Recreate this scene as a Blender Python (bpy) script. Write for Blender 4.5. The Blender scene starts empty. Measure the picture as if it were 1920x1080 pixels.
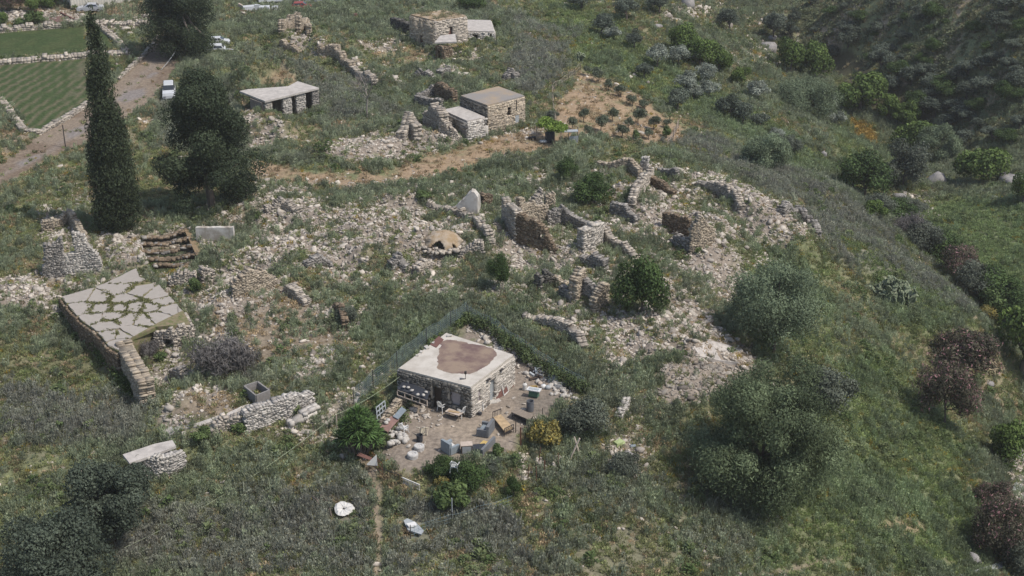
import bpy, bmesh, math, random
import numpy as np
from mathutils import Vector, Matrix
rs = np.random.RandomState(7)
random.seed(7)
C = bpy.context.scene.collection
SC = bpy.context.scene
# ---------------------------------------------------------------- camera
F, PIT, CH = 2700.0, math.radians(24.5), 57.0      # focal length in px of a 1920 px wide frame, downward pitch, height
cam_d = bpy.data.cameras.new('camera')
cam_d.sensor_width = 36.0; cam_d.lens = 36.0 * F / 1920.0
cam_d.clip_start = 1.0; cam_d.clip_end = 4000.0
cam = bpy.data.objects.new('camera', cam_d); C.objects.link(cam)
cam.location = (0, 0, CH); cam.rotation_euler = (math.pi/2 - PIT, 0, 0)
SC.camera = cam
# ---------------------------------------------------------------- light
SUN_EL, SUN_AZ = math.radians(57), math.radians(-24)     # azimuth measured from +X
w = bpy.data.worlds.new('World'); SC.world = w; w.use_nodes = True
nt = w.node_tree; nt.nodes.clear()
sky = nt.nodes.new('ShaderNodeTexSky'); sky.sky_type = 'NISHITA'; sky.sun_disc = False
sky.sun_elevation = SUN_EL; sky.sun_rotation = math.pi/2 - SUN_AZ
sky.dust_density = 2.0
bg = nt.nodes.new('ShaderNodeBackground'); bg.inputs[1].default_value = 0.115
wo = nt.nodes.new('ShaderNodeOutputWorld')
nt.links.new(sky.outputs[0], bg.inputs[0]); nt.links.new(bg.outputs[0], wo.inputs[0])
sd = bpy.data.lights.new('sun', 'SUN'); sd.energy = 2.8; sd.angle = math.radians(0.6); sd.color = (1.0, 0.955, 0.90)
sun = bpy.data.objects.new('sun', sd); C.objects.link(sun)
sv = Vector((math.cos(SUN_EL)*math.cos(SUN_AZ), math.cos(SUN_EL)*math.sin(SUN_AZ), math.sin(SUN_EL)))
sun.rotation_euler = sv.to_track_quat('Z', 'Y').to_euler(); sun.location = (60, 40, 120)
SC.view_settings.view_transform = 'Standard'; SC.view_settings.look = 'None'
SC.view_settings.exposure = 0.40; SC.view_settings.gamma = 1.0
SC.render.engine = 'CYCLES'
SC.cycles.use_denoising = True
SC.cycles.max_bounces = 5; SC.cycles.diffuse_bounces = 2; SC.cycles.glossy_bounces = 2
SC.cycles.transmission_bounces = 3; SC.cycles.transparent_max_bounces = 6; SC.cycles.volume_bounces = 0; HAZE = .00020
# ---------------------------------------------------------------- geometry of the view (used to find real places)
cp, sp = math.cos(PIT), math.sin(PIT)
def ray(u, v):
    dx = (u-960)/F; dy = (540-v)/F
    return dx, cp+dy*sp, -sp+dy*cp
def at_z(u, v, z):
    x, y, q = ray(u, v); t = (CH-z)/-q
    return (x*t, y*t, z)
def proj(X, Y, Z):
    q = Y*cp-(Z-CH)*sp; b = Y*sp+(Z-CH)*cp
    return 960+F*X/q, 540-F*b/q
# ---------------------------------------------------------------- noise
_perm = np.random.RandomState(3).rand(256, 256)
def vnoise(x, y, s, o=0):
    x = np.asarray(x, float)/s+o*17.3+1000; y = np.asarray(y, float)/s+o*7.7+1000
    xi = np.floor(x).astype(int); yi = np.floor(y).astype(int)
    fx = x-xi; fy = y-yi; fx = fx*fx*(3-2*fx); fy = fy*fy*(3-2*fy)
    g = lambda a, b: _perm[(a+13*(b//256)) % 256, b % 256]
    return (g(xi, yi)*(1-fx)+g(xi+1, yi)*fx)*(1-fy)+(g(xi, yi+1)*(1-fx)+g(xi+1, yi+1)*fx)*fy
def fbm(x, y, s, o=0, n=4):
    r = 0; a = .5; tot = 0
    for k in range(n):
        r = r+a*vnoise(x, y, s/2**k, o+k*3); tot += a; a *= .55
    return r/tot
def smooth(a, b, x):
    t = np.clip((x-a)/(b-a), 0, 1); return t*t*(3-2*t)
# ---------------------------------------------------------------- terrain
CPX = [  # (u, v, z) heights read off the photograph
 (0,20,.5),(300,10,.5),(600,10,0),(900,10,0),(1050,10,0),(0,150,.2),(150,300,0),(350,200,0),(600,200,0),(850,200,0),(1050,150,0),
 (1050,250,0),(700,320,0),(900,330,0),(1100,300,0),(300,380,0),(600,440,.6),(800,440,.6),(1000,440,.5),(1150,430,.3),(450,600,.2),(600,640,0),
 (860,640,0),(860,800,0),(1000,760,0),(1100,600,0),(760,560,.2),(700,900,-.8),(1000,950,-1.5),(60,500,0),(40,650,-1.6),(140,800,-2),(235,760,-2),(330,900,-2.3),
 (500,900,-1.6),(600,820,-.8),(400,760,0),(100,1060,-3),(500,1060,-2),(900,1060,-2),(1100,1060,-2.4),(1250,500,0),(1350,440,-.5),(1250,700,-.6),(1200,800,-.9),
 (1150,30,-.5),(1250,60,-3),(1350,30,-6),(1350,100,-7),(1480,30,-13),(1560,110,-17),(1270,250,-2.5),(1300,160,-5),(1400,250,-7),(1550,250,-12),(1450,150,-11),
 (1600,170,-15),(1640,300,-14),(1740,262,-19),
 (1400,400,-1.2),(1530,400,-4.5),(1600,375,-8.5),(1530,440,-3),(1450,330,-4.5),(1660,400,-15.5),(1800,400,-14.5),(1915,390,-13),(1760,340,-17),(1900,330,-14),
 (1500,550,-4),(1700,550,-8),(1700,480,-9.5),(1850,605,-11),(1780,540,-10.5),(1830,530,-15.5),(1915,550,-13),(1780,460,-15.5),(1880,620,-16),
 (1300,620,-.8),(1450,700,-3.5),(1650,700,-8),(1800,720,-12.5),(1900,700,-16),(1300,900,-2.5),(1500,900,-5),(1700,900,-9),(1850,900,-12.5),(1910,920,-14.5),
 (1400,1060,-4.5),(1700,1060,-9),(1850,1060,-13),
 (1740,130,-10.4),(1740,30,-4),(1740,0,-2),(1900,250,-13),(1900,130,-6),(1900,30,0),(1600,30,-9),(1820,200,-13),(1500,0,-13),(1640,100,-13),
]
CW = [at_z(*c) for c in CPX] + [(-120,60,-3),(-120,150,0),(-120,250,1),(-120,420,2),(0,420,3),(60,420,4),(110,420,40),(150,400,60),(160,300,38),(160,200,0),
      (150,120,-12),(150,55,-12),(70,60,-14),(0,55,-2.5),(110,330,22),(60,360,-4),(30,330,-3),(95,160,-12),(120,240,10)]
CW = np.array(CW)
# a steep bank under the shoulder above the stream, so the near slope hides its foot
def _tps(r2): return r2*np.log(r2+1e-9)*.5
def fit(P):
    n = len(P); s = 100.0; X = P[:, :2]/s
    K = _tps(((X[:, None]-X[None])**2).sum(-1)) + np.eye(n)*2e-4
    Q = np.hstack([np.ones((n, 1)), X]); A = np.block([[K, Q], [Q.T, np.zeros((3, 3))]])
    c = np.linalg.solve(A, np.r_[P[:, 2], 0, 0, 0])
    def f(x, y):
        x = np.clip(np.asarray(x, float), -140, 170); y = np.clip(np.asarray(y, float), 50, 440)
        sh = x.shape; xy = np.stack([x.ravel(), y.ravel()], 1)/s; out = np.zeros(len(xy))
        for i in range(0, len(xy), 40000):
            b = xy[i:i+40000]
            out[i:i+40000] = _tps(((b[:, None]-X[None])**2).sum(-1))@c[:n]+c[n]+b@c[n+1:]
        return out.reshape(sh)
    return f
_tf = fit(CW)
GX0, GX1, GY0, GY1, GS = -110.0, 150.0, 55.0, 400.0, 0.5
gx = np.arange(GX0, GX1+GS/2, GS); gy = np.arange(GY0, GY1+GS/2, GS)
ext = lambda a, n: np.cumsum(a*1.35**np.arange(1, n+1))
ax = np.r_[GX0-ext(2, 18)[::-1], gx, GX1+ext(2, 18)]
ay = np.r_[GY0-ext(1.0, 12)[::-1], gy, GY1+ext(2, 18)]
MX, MY = np.meshgrid(ax, ay)
BX, BY = np.meshgrid(np.arange(-112, 152.1, 2.0), np.arange(53, 402.1, 2.0))
BZ = _tf(BX, BY)
def base_h(x, y):
    x = np.clip(x, GX0, GX1); y = np.clip(y, GY0, GY1)
    fx = (x+112)/2; fy = (y-53)/2; i = np.clip(fx.astype(int), 0, BX.shape[1]-2); j = np.clip(fy.astype(int), 0, BX.shape[0]-2)
    fx = fx-i; fy = fy-j
    return (BZ[j, i]*(1-fx)+BZ[j, i+1]*fx)*(1-fy)+(BZ[j+1, i]*(1-fx)+BZ[j+1, i+1]*fx)*fy
def seg_dist(x, y, pts):
    d = np.full(np.shape(x), 1e9)
    for (a, b), (c, e) in zip(pts[:-1], pts[1:]):
        vx, vy = c-a, e-b; t = np.clip(((x-a)*vx+(y-b)*vy)/(vx*vx+vy*vy+1e-9), 0, 1)
        d = np.minimum(d, np.hypot(x-a-t*vx, y-b-t*vy))
    return d
def inpoly(x, y, P):
    r = np.zeros(np.shape(x), bool); n = len(P)
    for k in range(n):
        (x1, y1), (x2, y2) = P[k], P[(k+1) % n]
        c = ((y1 > y) != (y2 > y)) & (x < (x2-x1)*(y-y1)/(y2-y1+1e-12)+x1); r ^= c
    return r
def sdpoly(x, y, P):        # positive inside
    d = seg_dist(x, y, list(P)+[P[0]]); return np.where(inpoly(x, y, P), d, -d)
def wp(pts, z=0.0): return [at_z(u, v, z)[:2] for u, v in pts]
# heaps of fallen stone lift the ground: (points in the view, base z, radius m, height m)
HEAPS = [([(458,180),(478,194)],0,3.4,2.4),([(500,395),(600,410),(700,430)],0,7,1.0),([(560,470),(640,480),(720,470)],0,5,.9),([(470,500),(530,520)],0,3.2,1.0),
 ([(800,470),(880,465),(900,475)],0,4,1.3),([(760,385),(800,380)],0,3,1.2),([(960,450),(1010,470),(1080,480)],0,3.5,1.0),
 ([(1180,360),(1200,400)],0,3,1.0),([(1320,350),(1400,380),(1480,420)],-1.0,5,1.2),([(1330,430),(1340,480)],-.5,4,1.4),([(1420,420),(1480,440)],-2,5,.8),
 ([(1230,600),(1260,640)],0,4,.6),([(1280,710),(1340,700)],-.8,6,1.1),([(480,235),(520,250)],0,4,1.7),([(600,285),(660,290),(700,280),(770,260),(830,262)],0,2.6,1.0),
 ([(750,240),(770,232)],0,2.2,1.2),([(545,85),(600,95),(640,110)],0,5,2.0),([(660,125),(700,150),(720,165)],0,2.5,1.3),([(700,95),(730,88)],0,4,.9),
 ([(780,145),(830,135)],0,3,.9),([(850,105),(880,108)],0,4,1.2),([(910,640),(980,700),(1060,740)],0,1.6,.5),([(400,590),(470,580)],0,3,.8),
 ([(230,480),(245,500)],0,3,.9),([(30,545),(60,565)],0,4,.5),([(360,800),(420,790)],-.6,3,.6),([(320,740),(350,735)],0,2.5,.8),
 ([(560,520),(600,540)],0,3,.7),([(700,500),(740,505)],0,3,.8),([(1090,560),(1120,565)],0,2,.6),([(430,560),(500,540)],0,3,.7),
 ([(1300,640),(1390,660)],-.9,4,.5),([(500,158),(560,150)],0,5,1.9),([(460,172),(520,155)],0,4,1.5)]
def hraw(x, y):
    x = np.asarray(x, float); y = np.asarray(y, float)
    z = base_h(x, y)
    dist = np.hypot(x, y)
    z = z+(fbm(x, y, 9, 1)-.5)*.9+(fbm(x, y, 2.2, 2, 3)-.5)*.35
    hill = smooth(-3, -7, z)*smooth(60, 90, y)
    z = z+hill*(fbm(x, y, 22, 5)-.5)*2.0
    for pts, bz, r, h in HEAPS:
        d = seg_dist(x, y, wp(pts, bz))
        m = smooth(r, r*.15, d+ (vnoise(x, y, 1.7, 9)-.5)*r*.5); z = z+m*h*(.7+.5*vnoise(x, y, 1.1, 4))
    yard = sdpoly(x, y, YARD); k = smooth(-1.5, 1.0, yard); z = z*(1-k)+k*(0+(fbm(x, y, 3, 8, 2)-.5)*.10)
    for P, zz, sft in FLATS:
        k = smooth(-sft, 0, sdpoly(x, y, P)); z = z*(1-k)+k*zz
    return z
YARD = wp([(720,862),(757,770),(780,740),(800,680),(850,630),(880,606),(920,628),(985,672),(1080,738),(1045,760),(1010,795),(975,810),(965,850),(900,865),(840,872),(790,890),(735,885)])
FLATS = [(wp([(266,449),(350,434),(378,494),(300,512),(280,505)]), -1.5, .3), (wp([(1256,430),(1292,436),(1290,462),(1258,448)]), -1.3, .4),
 (wp([(0,62),(170,50),(215,92),(0,113)]), .25, 1.0),(wp([(0,122),(170,110),(240,108),(170,190),(70,250),(0,190)]), .1, 1.0),
 (wp([(-60,330),(0,310),(60,265),(165,195),(230,140),(262,110),(300,60),(330,50),(345,100),(330,130),(290,180),(230,235),(150,280),(80,310),(0,350)]), 0, 2.0)]
MZ = hraw(MX, MY)
def H(x, y):
    x = np.asarray(x, float); y = np.asarray(y, float)
    fx = np.clip((x-GX0)/GS, 0, len(gx)-1.001); fy = np.clip((y-GY0)/GS, 0, len(gy)-1.001)
    i = fx.astype(int); j = fy.astype(int); fx = fx-i; fy = fy-j; Zg = MZ[12:12+len(gy), 18:18+len(gx)]
    return (Zg[j, i]*(1-fx)+Zg[j, i+1]*fx)*(1-fy)+(Zg[j+1, i]*(1-fx)+Zg[j+1, i+1]*fx)*fy
def G(u, v):                # the first terrain point met when looking at (u, v)
    x, y, q = ray(u, v); t = np.arange(60, 480, .4)
    below = (CH+q*t) < H(x*t, y*t)
    k = int(np.argmax(below)) if below.any() else len(t)-1
    a, b = t[max(k-1, 0)], t[k]
    for _ in range(12):
        m = (a+b)/2
        if CH+q*m < float(H(x*m, y*m)): b = m
        else: a = m
    return Vector((x*b, y*b, float(H(x*b, y*b))))
def S_at(p): return F/(p[1]*cp-(p[2]-CH)*sp)      # px per metre there
def dep_at(p): return math.atan2(CH-p[2], math.hypot(p[0], p[1]))
# ---------------------------------------------------------------- materials
def mat(name, col, rough=.9, noise=0.0, nscale=4.0, bump=0.0, metal=0.0, attr=None, inst=None, trans=0.0, col2=None, spec=.3):
    m = bpy.data.materials.new(name); m.use_nodes = True; t = m.node_tree; N = t.nodes; L = t.links
    b = N['Principled BSDF']; b.inputs['Roughness'].default_value = rough; b.inputs['Metallic'].default_value = metal
    b.inputs['Specular IOR Level'].default_value = spec
    src = None
    if attr or inst:
        a = N.new('ShaderNodeAttribute'); a.attribute_name = attr or inst
        a.attribute_type = 'INSTANCER' if inst else 'GEOMETRY'; src = a.outputs['Color']
    else:
        r = N.new('ShaderNodeRGB'); r.outputs[0].default_value = (*col, 1); src = r.outputs[0]
    if noise > 0 or bump > 0:
        co = N.new('ShaderNodeNewGeometry'); nz = N.new('ShaderNodeTexNoise'); nz.inputs['Scale'].default_value = nscale
        nz.inputs['Detail'].default_value = 6; nz.inputs['Roughness'].default_value = .65
        L.new(co.outputs['Position'], nz.inputs['Vector'])
    if noise > 0:
        mr = N.new('ShaderNodeMapRange'); mr.inputs[1].default_value = .3; mr.inputs[2].default_value = .7
        mr.inputs[3].default_value = 1-noise; mr.inputs[4].default_value = 1+noise*.8
        L.new(nz.outputs['Fac'], mr.inputs[0])
        if col2 is not None:
            mr.inputs[3].default_value = 0; mr.inputs[4].default_value = 1; mr.inputs[1].default_value = .42; mr.inputs[2].default_value = .62
            mx = N.new('ShaderNodeMix'); mx.data_type = 'RGBA'; L.new(mr.outputs[0], mx.inputs[0]); L.new(src, mx.inputs[6]); mx.inputs[7].default_value = (*col2, 1)
            src = mx.outputs[2]
        else:
            vm = N.new('ShaderNodeVectorMath'); vm.operation = 'SCALE'; L.new(src, vm.inputs[0]); L.new(mr.outputs[0], vm.inputs['Scale']); src = vm.outputs[0]
    L.new(src, b.inputs['Base Color'])
    if bump > 0:
        bp = N.new('ShaderNodeBump'); bp.inputs['Strength'].default_value = .8; bp.inputs['Distance'].default_value = bump
        L.new(nz.outputs['Fac'], bp.inputs['Height']); L.new(bp.outputs[0], b.inputs['Normal'])
    if trans > 0:
        tr = N.new('ShaderNodeBsdfTranslucent'); L.new(src, tr.inputs[0]); mi = N.new('ShaderNodeMixShader'); mi.inputs[0].default_value = trans
        L.new(b.outputs[0], mi.inputs[1]); L.new(tr.outputs[0], mi.inputs[2]); L.new(mi.outputs[0], N['Material Output'].inputs[0])
    return m
# ---------------------------------------------------------------- mesh helpers
def mesh_np(name, V, Fc, m, parent=None, col=None, smooth_=False):
    V = np.asarray(V, np.float32); me = bpy.data.meshes.new(name)
    if isinstance(Fc, np.ndarray):
        n, k = Fc.shape; me.vertices.add(len(V)); me.vertices.foreach_set('co', V.ravel())
        me.loops.add(n*k); me.loops.foreach_set('vertex_index', Fc.ravel().astype(np.int32))
        me.polygons.add(n); me.polygons.foreach_set('loop_start', np.arange(0, n*k, k, dtype=np.int32)); me.polygons.foreach_set('loop_total', np.full(n, k, np.int32))
        me.update(calc_edges=True)
    else:
        me.from_pydata([tuple(map(float, q)) for q in V], [], [tuple(f) for f in Fc]); me.update()
    if col is not None:
        a = me.color_attributes.new('col', 'FLOAT_COLOR', 'POINT'); cc = np.ones((len(V), 4), np.float32); cc[:, :3] = col
        a.data.foreach_set('color', cc.ravel())
    if smooth_: me.polygons.foreach_set('use_smooth', np.ones(len(me.polygons), bool))
    if m: me.materials.append(m)
    o = bpy.data.objects.new(name, me)
    C.objects.link(o)
    if parent is not None: o.parent = parent
    return o
def tag(o, label=None, cat=None, group=None, kind=None):
    if label: o['label'] = label
    if cat:
        o['category'] = cat
        if not kind: o['kind'] = 'thing'
    if group: o['group'] = group
    if kind: o['kind'] = kind
    return o
def thing(name, label, cat, loc=(0, 0, 0), rz=0.0, group=None):
    o = bpy.data.objects.new(name, None); C.objects.link(o); o.empty_display_size = .3
    o.location = loc; o.rotation_euler = (0, 0, rz); return tag(o, label, cat, group)
def copy_tree(o, loc, rz, scale=1.0, label=None, group=None):
    def rec(a, par):
        c = a.copy(); C.objects.link(c)
        if par is not None: c.parent = par
        for ch in kids.get(a, []): rec(ch, c)
        return c
    kids = {}
    stack = [o]
    while stack:
        a = stack.pop(); kids[a] = list(a.children); stack += kids[a]
    r = rec(o, None); r.location = loc; r.rotation_euler = (0, 0, rz); r.scale = (scale,)*3 if not hasattr(scale, '__len__') else scale
    if label: r['label'] = label
    if group: r['group'] = group
    return r
BOXF = np.array([[0,3,2,1],[4,5,6,7],[0,1,5,4],[1,2,6,5],[2,3,7,6],[3,0,4,7]])
class MB:
    def __init__(s): s.v = []; s.f = []; s.c = []; s.n = 0
    def add(s, V, Fc, col=None):
        s.v += [tuple(map(float, q)) for q in V]; s.f += [tuple(int(i)+s.n for i in f) for f in Fc]; s.n += len(V)
        s.c += [col or (1, 1, 1)]*len(V); return s
    def box(s, c, size, rz=0.0, rot=None, jit=0.0, col=None, taper=1.0):
        sx, sy, sz = [q/2 for q in size]; P = []
        for k, (a, b, d) in enumerate([(-1,-1,-1),(1,-1,-1),(1,1,-1),(-1,1,-1),(-1,-1,1),(1,-1,1),(1,1,1),(-1,1,1)]):
            tp = taper if d > 0 else 1
            P.append(Vector((a*sx*tp+random.uniform(-jit, jit), b*sy*tp+random.uniform(-jit, jit), d*sz+random.uniform(-jit, jit))))
        M = (rot.to_matrix() if hasattr(rot, 'to_matrix') else Matrix.Rotation(rz, 3, 'Z')) if rot is not None or rz else Matrix.Identity(3)
        return s.add([M@p+Vector(c) for p in P], BOXF, col)
    def tube(s, pts, r, n=6, col=None, cap=True):
        pts = [Vector(p) for p in pts]; rr = r if hasattr(r, '__len__') else [r]*len(pts); V = []; Fc = []
        for i, p in enumerate(pts):
            d = (pts[min(i+1, len(pts)-1)]-pts[max(i-1, 0)]).normalized()
            a = d.orthogonal().normalized() if abs(d.z) > .99 else d.cross(Vector((0, 0, 1))).normalized(); b = d.cross(a)
            for k in range(n):
                t = 2*math.pi*k/n; V.append(p+a*math.cos(t)*rr[i]+b*math.sin(t)*rr[i])
        for i in range(len(pts)-1):
            for k in range(n): Fc.append((i*n+k, i*n+(k+1) % n, (i+1)*n+(k+1) % n, (i+1)*n+k))
        if cap: Fc.append(tuple(range(n))[::-1]); Fc.append(tuple(range((len(pts)-1)*n, len(pts)*n)))
        return s.add(V, Fc, col)
    def bar(s, a, b, w_, h_=None, col=None):     # square bar between two points
        a = Vector(a); b = Vector(b); d = (b-a); h_ = h_ or w_
        q = d.to_track_quat('Z', 'Y').to_matrix(); L = d.length
        P = [q@Vector((x*w_/2, y*h_/2, z*L))+a for z in (0, 1) for x, y in ((-1,-1),(1,-1),(1,1),(-1,1))]
        return s.add(P, BOXF, col)
    def lathe(s, prof, n=14, c=(0, 0, 0), col=None, sy=1.0):
        V = []; Fc = []
        for r, z in prof:
            for k in range(n): t = 2*math.pi*k/n; V.append((c[0]+r*math.cos(t), c[1]+r*math.sin(t)*sy, c[2]+z))
        for i in range(len(prof)-1):
            for k in range(n): Fc.append((i*n+k, i*n+(k+1) % n, (i+1)*n+(k+1) % n, (i+1)*n+k))
        Fc.append(tuple(range(n))[::-1]); Fc.append(tuple(range((len(prof)-1)*n, len(prof)*n)))
        return s.add(V, Fc, col)
    def prism(s, poly, z0, z1, col=None):        # poly: xy list; z0/z1 number or list
        n = len(poly); a = z0 if hasattr(z0, '__len__') else [z0]*n; b = z1 if hasattr(z1, '__len__') else [z1]*n
        ar = sum(poly[i][0]*poly[(i+1) % n][1]-poly[(i+1) % n][0]*poly[i][1] for i in range(n))
        if ar < 0: poly = poly[::-1]; a = a[::-1]; b = b[::-1]
        V = [(p[0], p[1], a[i]) for i, p in enumerate(poly)]+[(p[0], p[1], b[i]) for i, p in enumerate(poly)]
        return s.add(V, [tuple(range(n))[::-1], tuple(range(n, 2*n))]+[(i, (i+1) % n, n+(i+1) % n, n+i) for i in range(n)], col)
    def build(s, name, m, parent=None, smooth_=False, usecol=False):
        return mesh_np(name, s.v, s.f, m, parent, np.array(s.c) if usecol else None, smooth_)
# ---------------------------------------------------------------- what grows and lies where (areas found by looking, kept as world maps)
U, Vv = proj(MX, MY, MZ); front = (MX*0+MY) > 40
U = np.where(front, U, -9999); Vv = np.where(front, Vv, -9999)
wu = (fbm(MX, MY, 5, 21)-.5)*46; wv = (fbm(MX, MY, 5, 22)-.5)*26
UU, VV = U+wu, Vv+wv
UF, VF = U+(fbm(MX, MY, 1.5, 23)-.5)*8, Vv+(fbm(MX, MY, 1.5, 24)-.5)*4
def area(P, soft=12, fine=False):
    a, b = (UF, VF) if fine else (UU, VV)
    x0 = min(p[0] for p in P)-soft*3; x1 = max(p[0] for p in P)+soft*3; y0 = min(p[1] for p in P)-soft*3; y1 = max(p[1] for p in P)+soft*3
    out = np.zeros(MX.shape); k = (a > x0) & (a < x1) & (b > y0) & (b < y1)
    if k.any(): out[k] = smooth(-soft, soft, sdpoly(a[k], b[k], P))
    return out
def stroke(P, w_, soft=4, fine=True):
    a, b = (UF, VF) if fine else (UU, VV)
    return smooth(w_+soft, max(w_-soft, 0), seg_dist(a, b*1.0, P))
def union(*m):
    r = np.zeros(MX.shape)
    for k in m: r = np.maximum(r, k)
    return r
ROADP = [(-80,350),(0,308),(60,262),(165,192),(230,140),(262,110),(300,60),(330,50),(345,100),(330,130),(290,185),(230,230),(150,272),(80,302),(0,350),(-60,400)]
road = area(ROADP, 5, True)
puddle = union(area([(218,186),(240,170),(272,166),(270,180),(232,194)], 3, True), area([(122,250),(150,236),(172,232),(160,248),(128,260)], 3, True), area([(272,145),(290,133),(296,137),(280,148)], 2, True),area([(30,305),(70,290),(78,296),(40,312)],3,True))
fieldA = union(area([(-20,63),(158,49),(165,98),(-20,114)], 2, True), area([(172,45),(190,48),(218,92),(200,95),(176,90)], 3, True))
fieldB = area([(-20,123),(165,110),(168,190),(120,222),(72,249),(50,246),(20,205),(-20,185)], 3, True)
fieldC = area([(205,60),(235,52),(300,50),(270,105),(238,106),(215,75)], 4, True)
fieldD = area([(210,110),(255,108),(225,130),(212,142)], 3, True)
tan = union(area([(470,298),(560,318),(700,322),(850,284),(980,243),(1050,248),(1020,288),(890,312),(770,346),(640,356),(470,342)], 6),
            area([(1070,150),(1095,132),(1140,150),(1200,190),(1275,240),(1270,270),(1180,268),(1090,262),(1040,240),(1035,205)], 6),
            area([(1000,235),(1080,240),(1075,270),(1000,275)], 6), area([(690,90),(800,95),(830,115),(760,120),(700,110)], 6)*.6,
            area([(640,218),(690,225),(690,245),(620,240)], 8)*.7, area([(455,150),(520,135),(558,145),(545,156),(480,163)], 5)*.8, area([(200,395),(300,390),(290,420),(225,415)], 8)*.7,
            area([(640,850),(700,850),(700,880),(650,870)], 8)*.6, area([(1640,985),(1720,960),(1740,990),(1660,1010)], 10)*.7,area([(230,240),(290,190),(330,160),(320,200),(260,250)],8)*.6)
yard = area([(706,862),(757,775),(780,745),(800,680),(850,625),(878,604),(920,626),(985,670),(1082,738),(1045,770),(1010,795),(975,812),(960,850),(900,862),(840,870),(790,890),(735,885)], 5, True)
soil = union(area([(370,570),(520,560),(640,600),(650,650),(600,655),(470,690),(400,640)], 14), area([(320,750),(420,740),(440,780),(330,790)], 8), area([(480,360),(440,380),(440,430),(520,420)], 10)*.5,
             area([(1340,640),(1420,650),(1400,690),(1320,700),(1290,660)], 8), stroke([(665,850),(700,890),(708,930),(706,990),(705,1085)], 5, 4), stroke([(1560,1050),(1500,1065),(1440,1080)], 6, 4),
             area([(0,200),(20,230),(60,260),(0,300)], 6)*.8, area([(180,0),(340,0),(330,50),(190,35)], 6), area([(-20,0),(200,0),(160,45),(-20,50)], 8)*.8)
R = [(area([(60,380),(240,430),(480,345),(960,340),(1150,300),(1400,340),(1540,430),(1420,520),(1440,690),(1250,770),(1180,900),(1100,640),(940,560),(760,560),(700,720),(600,840),(480,800),(300,800),(240,620),(80,600)], 14), .60), (area([(475,360),(540,345),(640,385),(770,372),(860,400),(915,445),(960,480),(900,490),(880,478),(760,520),(640,520),(560,535),(440,560),(480,460)], 10), .85),
     (area([(760,770),(800,765),(850,775),(840,792),(770,790)], 4, True), .5), (area([(880,610),(960,665),(1000,720),(960,700)], 4, True), .6), (area([(1120,600),(1230,540),(1300,560),(1330,650),(1260,760),(1180,700)], 8), .85), (area([(1000,440),(1120,470),(1150,500),(1060,510),(960,470)], 6), .95),
     (area([(-20,520),(60,520),(100,565),(60,600),(-20,585)], 8), .9), (area([(350,570),(480,560),(510,590),(380,612)], 6), .9),
     (area([(60,400),(130,390),(260,440),(262,500),(200,535),(60,520)], 8), .6),(area([(215,440),(260,430),(262,500),(205,528)], 5), 1.0),
     (area([(1140,300),(1330,320),(1420,355),(1530,425),(1525,450),(1400,440),(1380,500),(1300,480),(1200,420),(1150,400)], 8), .75),
     (area([(1300,320),(1400,345),(1530,430),(1500,445),(1400,410)], 6), .95),
     (area([(1290,425),(1350,440),(1385,490),(1350,540),(1290,500)], 6), .95), (area([(1130,570),(1290,560),(1310,640),(1410,690),(1360,755),(1220,762),(1190,690)], 10), .75),
     (area([(1220,680),(1350,680),(1375,730),(1300,765),(1225,755)], 6), 1.0), (area([(940,430),(1080,465),(1150,490),(1120,520),(990,510),(930,500)], 8), .9),
     (area([(270,700),(450,735),(470,790),(350,830),(290,800)], 10), .7), (area([(590,270),(700,250),(760,225),(780,240),(1000,245),(1000,258),(880,272),(700,310),(620,300)], 6), .85),
     (area([(455,200),(520,225),(550,258),(470,285),(440,260)], 6), .95), (area([(515,40),(575,35),(600,70),(660,90),(690,140),(720,165),(640,120),(560,100)], 8), .8),
     (area([(670,128),(860,125),(880,150),(760,165)], 8), .6), (area([(670,75),(760,60),(745,95),(680,100)], 6), .6), (area([(840,85),(900,95),(905,120),(830,118)], 6), .8),
     (area([(875,605),(920,620),(980,665),(1075,735),(1040,742),(960,672),(940,660),(870,625)], 4, True), .95), (area([(-20,20),(120,18),(160,35),(150,48),(-20,58)], 5), .8),
     (area([(190,35),(330,25),(340,48),(200,55)], 5), .9), (stroke([(-20,117),(160,104),(245,100)], 4, 3), 1.0), (stroke([(180,45),(205,58),(240,100)], 4, 2), .9),
     (stroke([(0,185),(20,215),(45,248),(75,250),(165,195)], 4, 3), .95), (stroke([(225,140),(262,112),(300,65)], 3, 2), .7),
     (area([(400,590),(640,580),(650,690),(480,690),(420,640)], 8), .35), (area([(240,900),(700,830),(640,900),(260,980)], 20), .12), (area([(640,700),(780,600),(900,570),(760,680),(700,760)], 10), .12),
     (area([(560,470),(640,560),(680,690),(600,700),(540,600)], 12), .35), (area([(1130,400),(1300,500),(1290,560),(1120,600)], 12), .45), (area([(930,290),(1130,300),(1180,420),(1060,420),(1000,330)], 12), .35),
     (area([(590,760),(720,800),(740,860),(620,850)], 8), .35), (area([(960,850),(1060,860),(1040,900),(960,910)], 8), .5), (area([(1120,830),(1200,830),(1210,900),(1140,900)], 6), .45),
     (area([(1240,990),(1420,960),(1430,1060),(1300,1090)], 20), .15), (area([(1330,0),(1560,60),(1520,160),(1340,120)], 10), .22), (area([(1240,5),(1350,10),(1330,40),(1250,40)], 6), .5),
     (area([(1390,75),(1470,70),(1470,110),(1380,120)], 8), .5), (area([(1870,850),(1930,820),(1930,1000),(1890,960)], 6), .7),(area([(1660,370),(1760,360),(1760,400),(1690,420)], 8), .45),
     (area([(200,730),(280,725),(290,780),(220,775)], 6), .4),(area([(0,400),(130,350),(240,340),(240,380),(60,420)], 10), .2),(area([(420,360),(470,360),(480,450),(400,440)], 10), .55),
     (area([(640,480),(900,480),(940,520),(900,560),(700,560)], 14), .16),(area([(330,280),(480,270),(480,340),(330,340)], 14), .2)]
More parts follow.
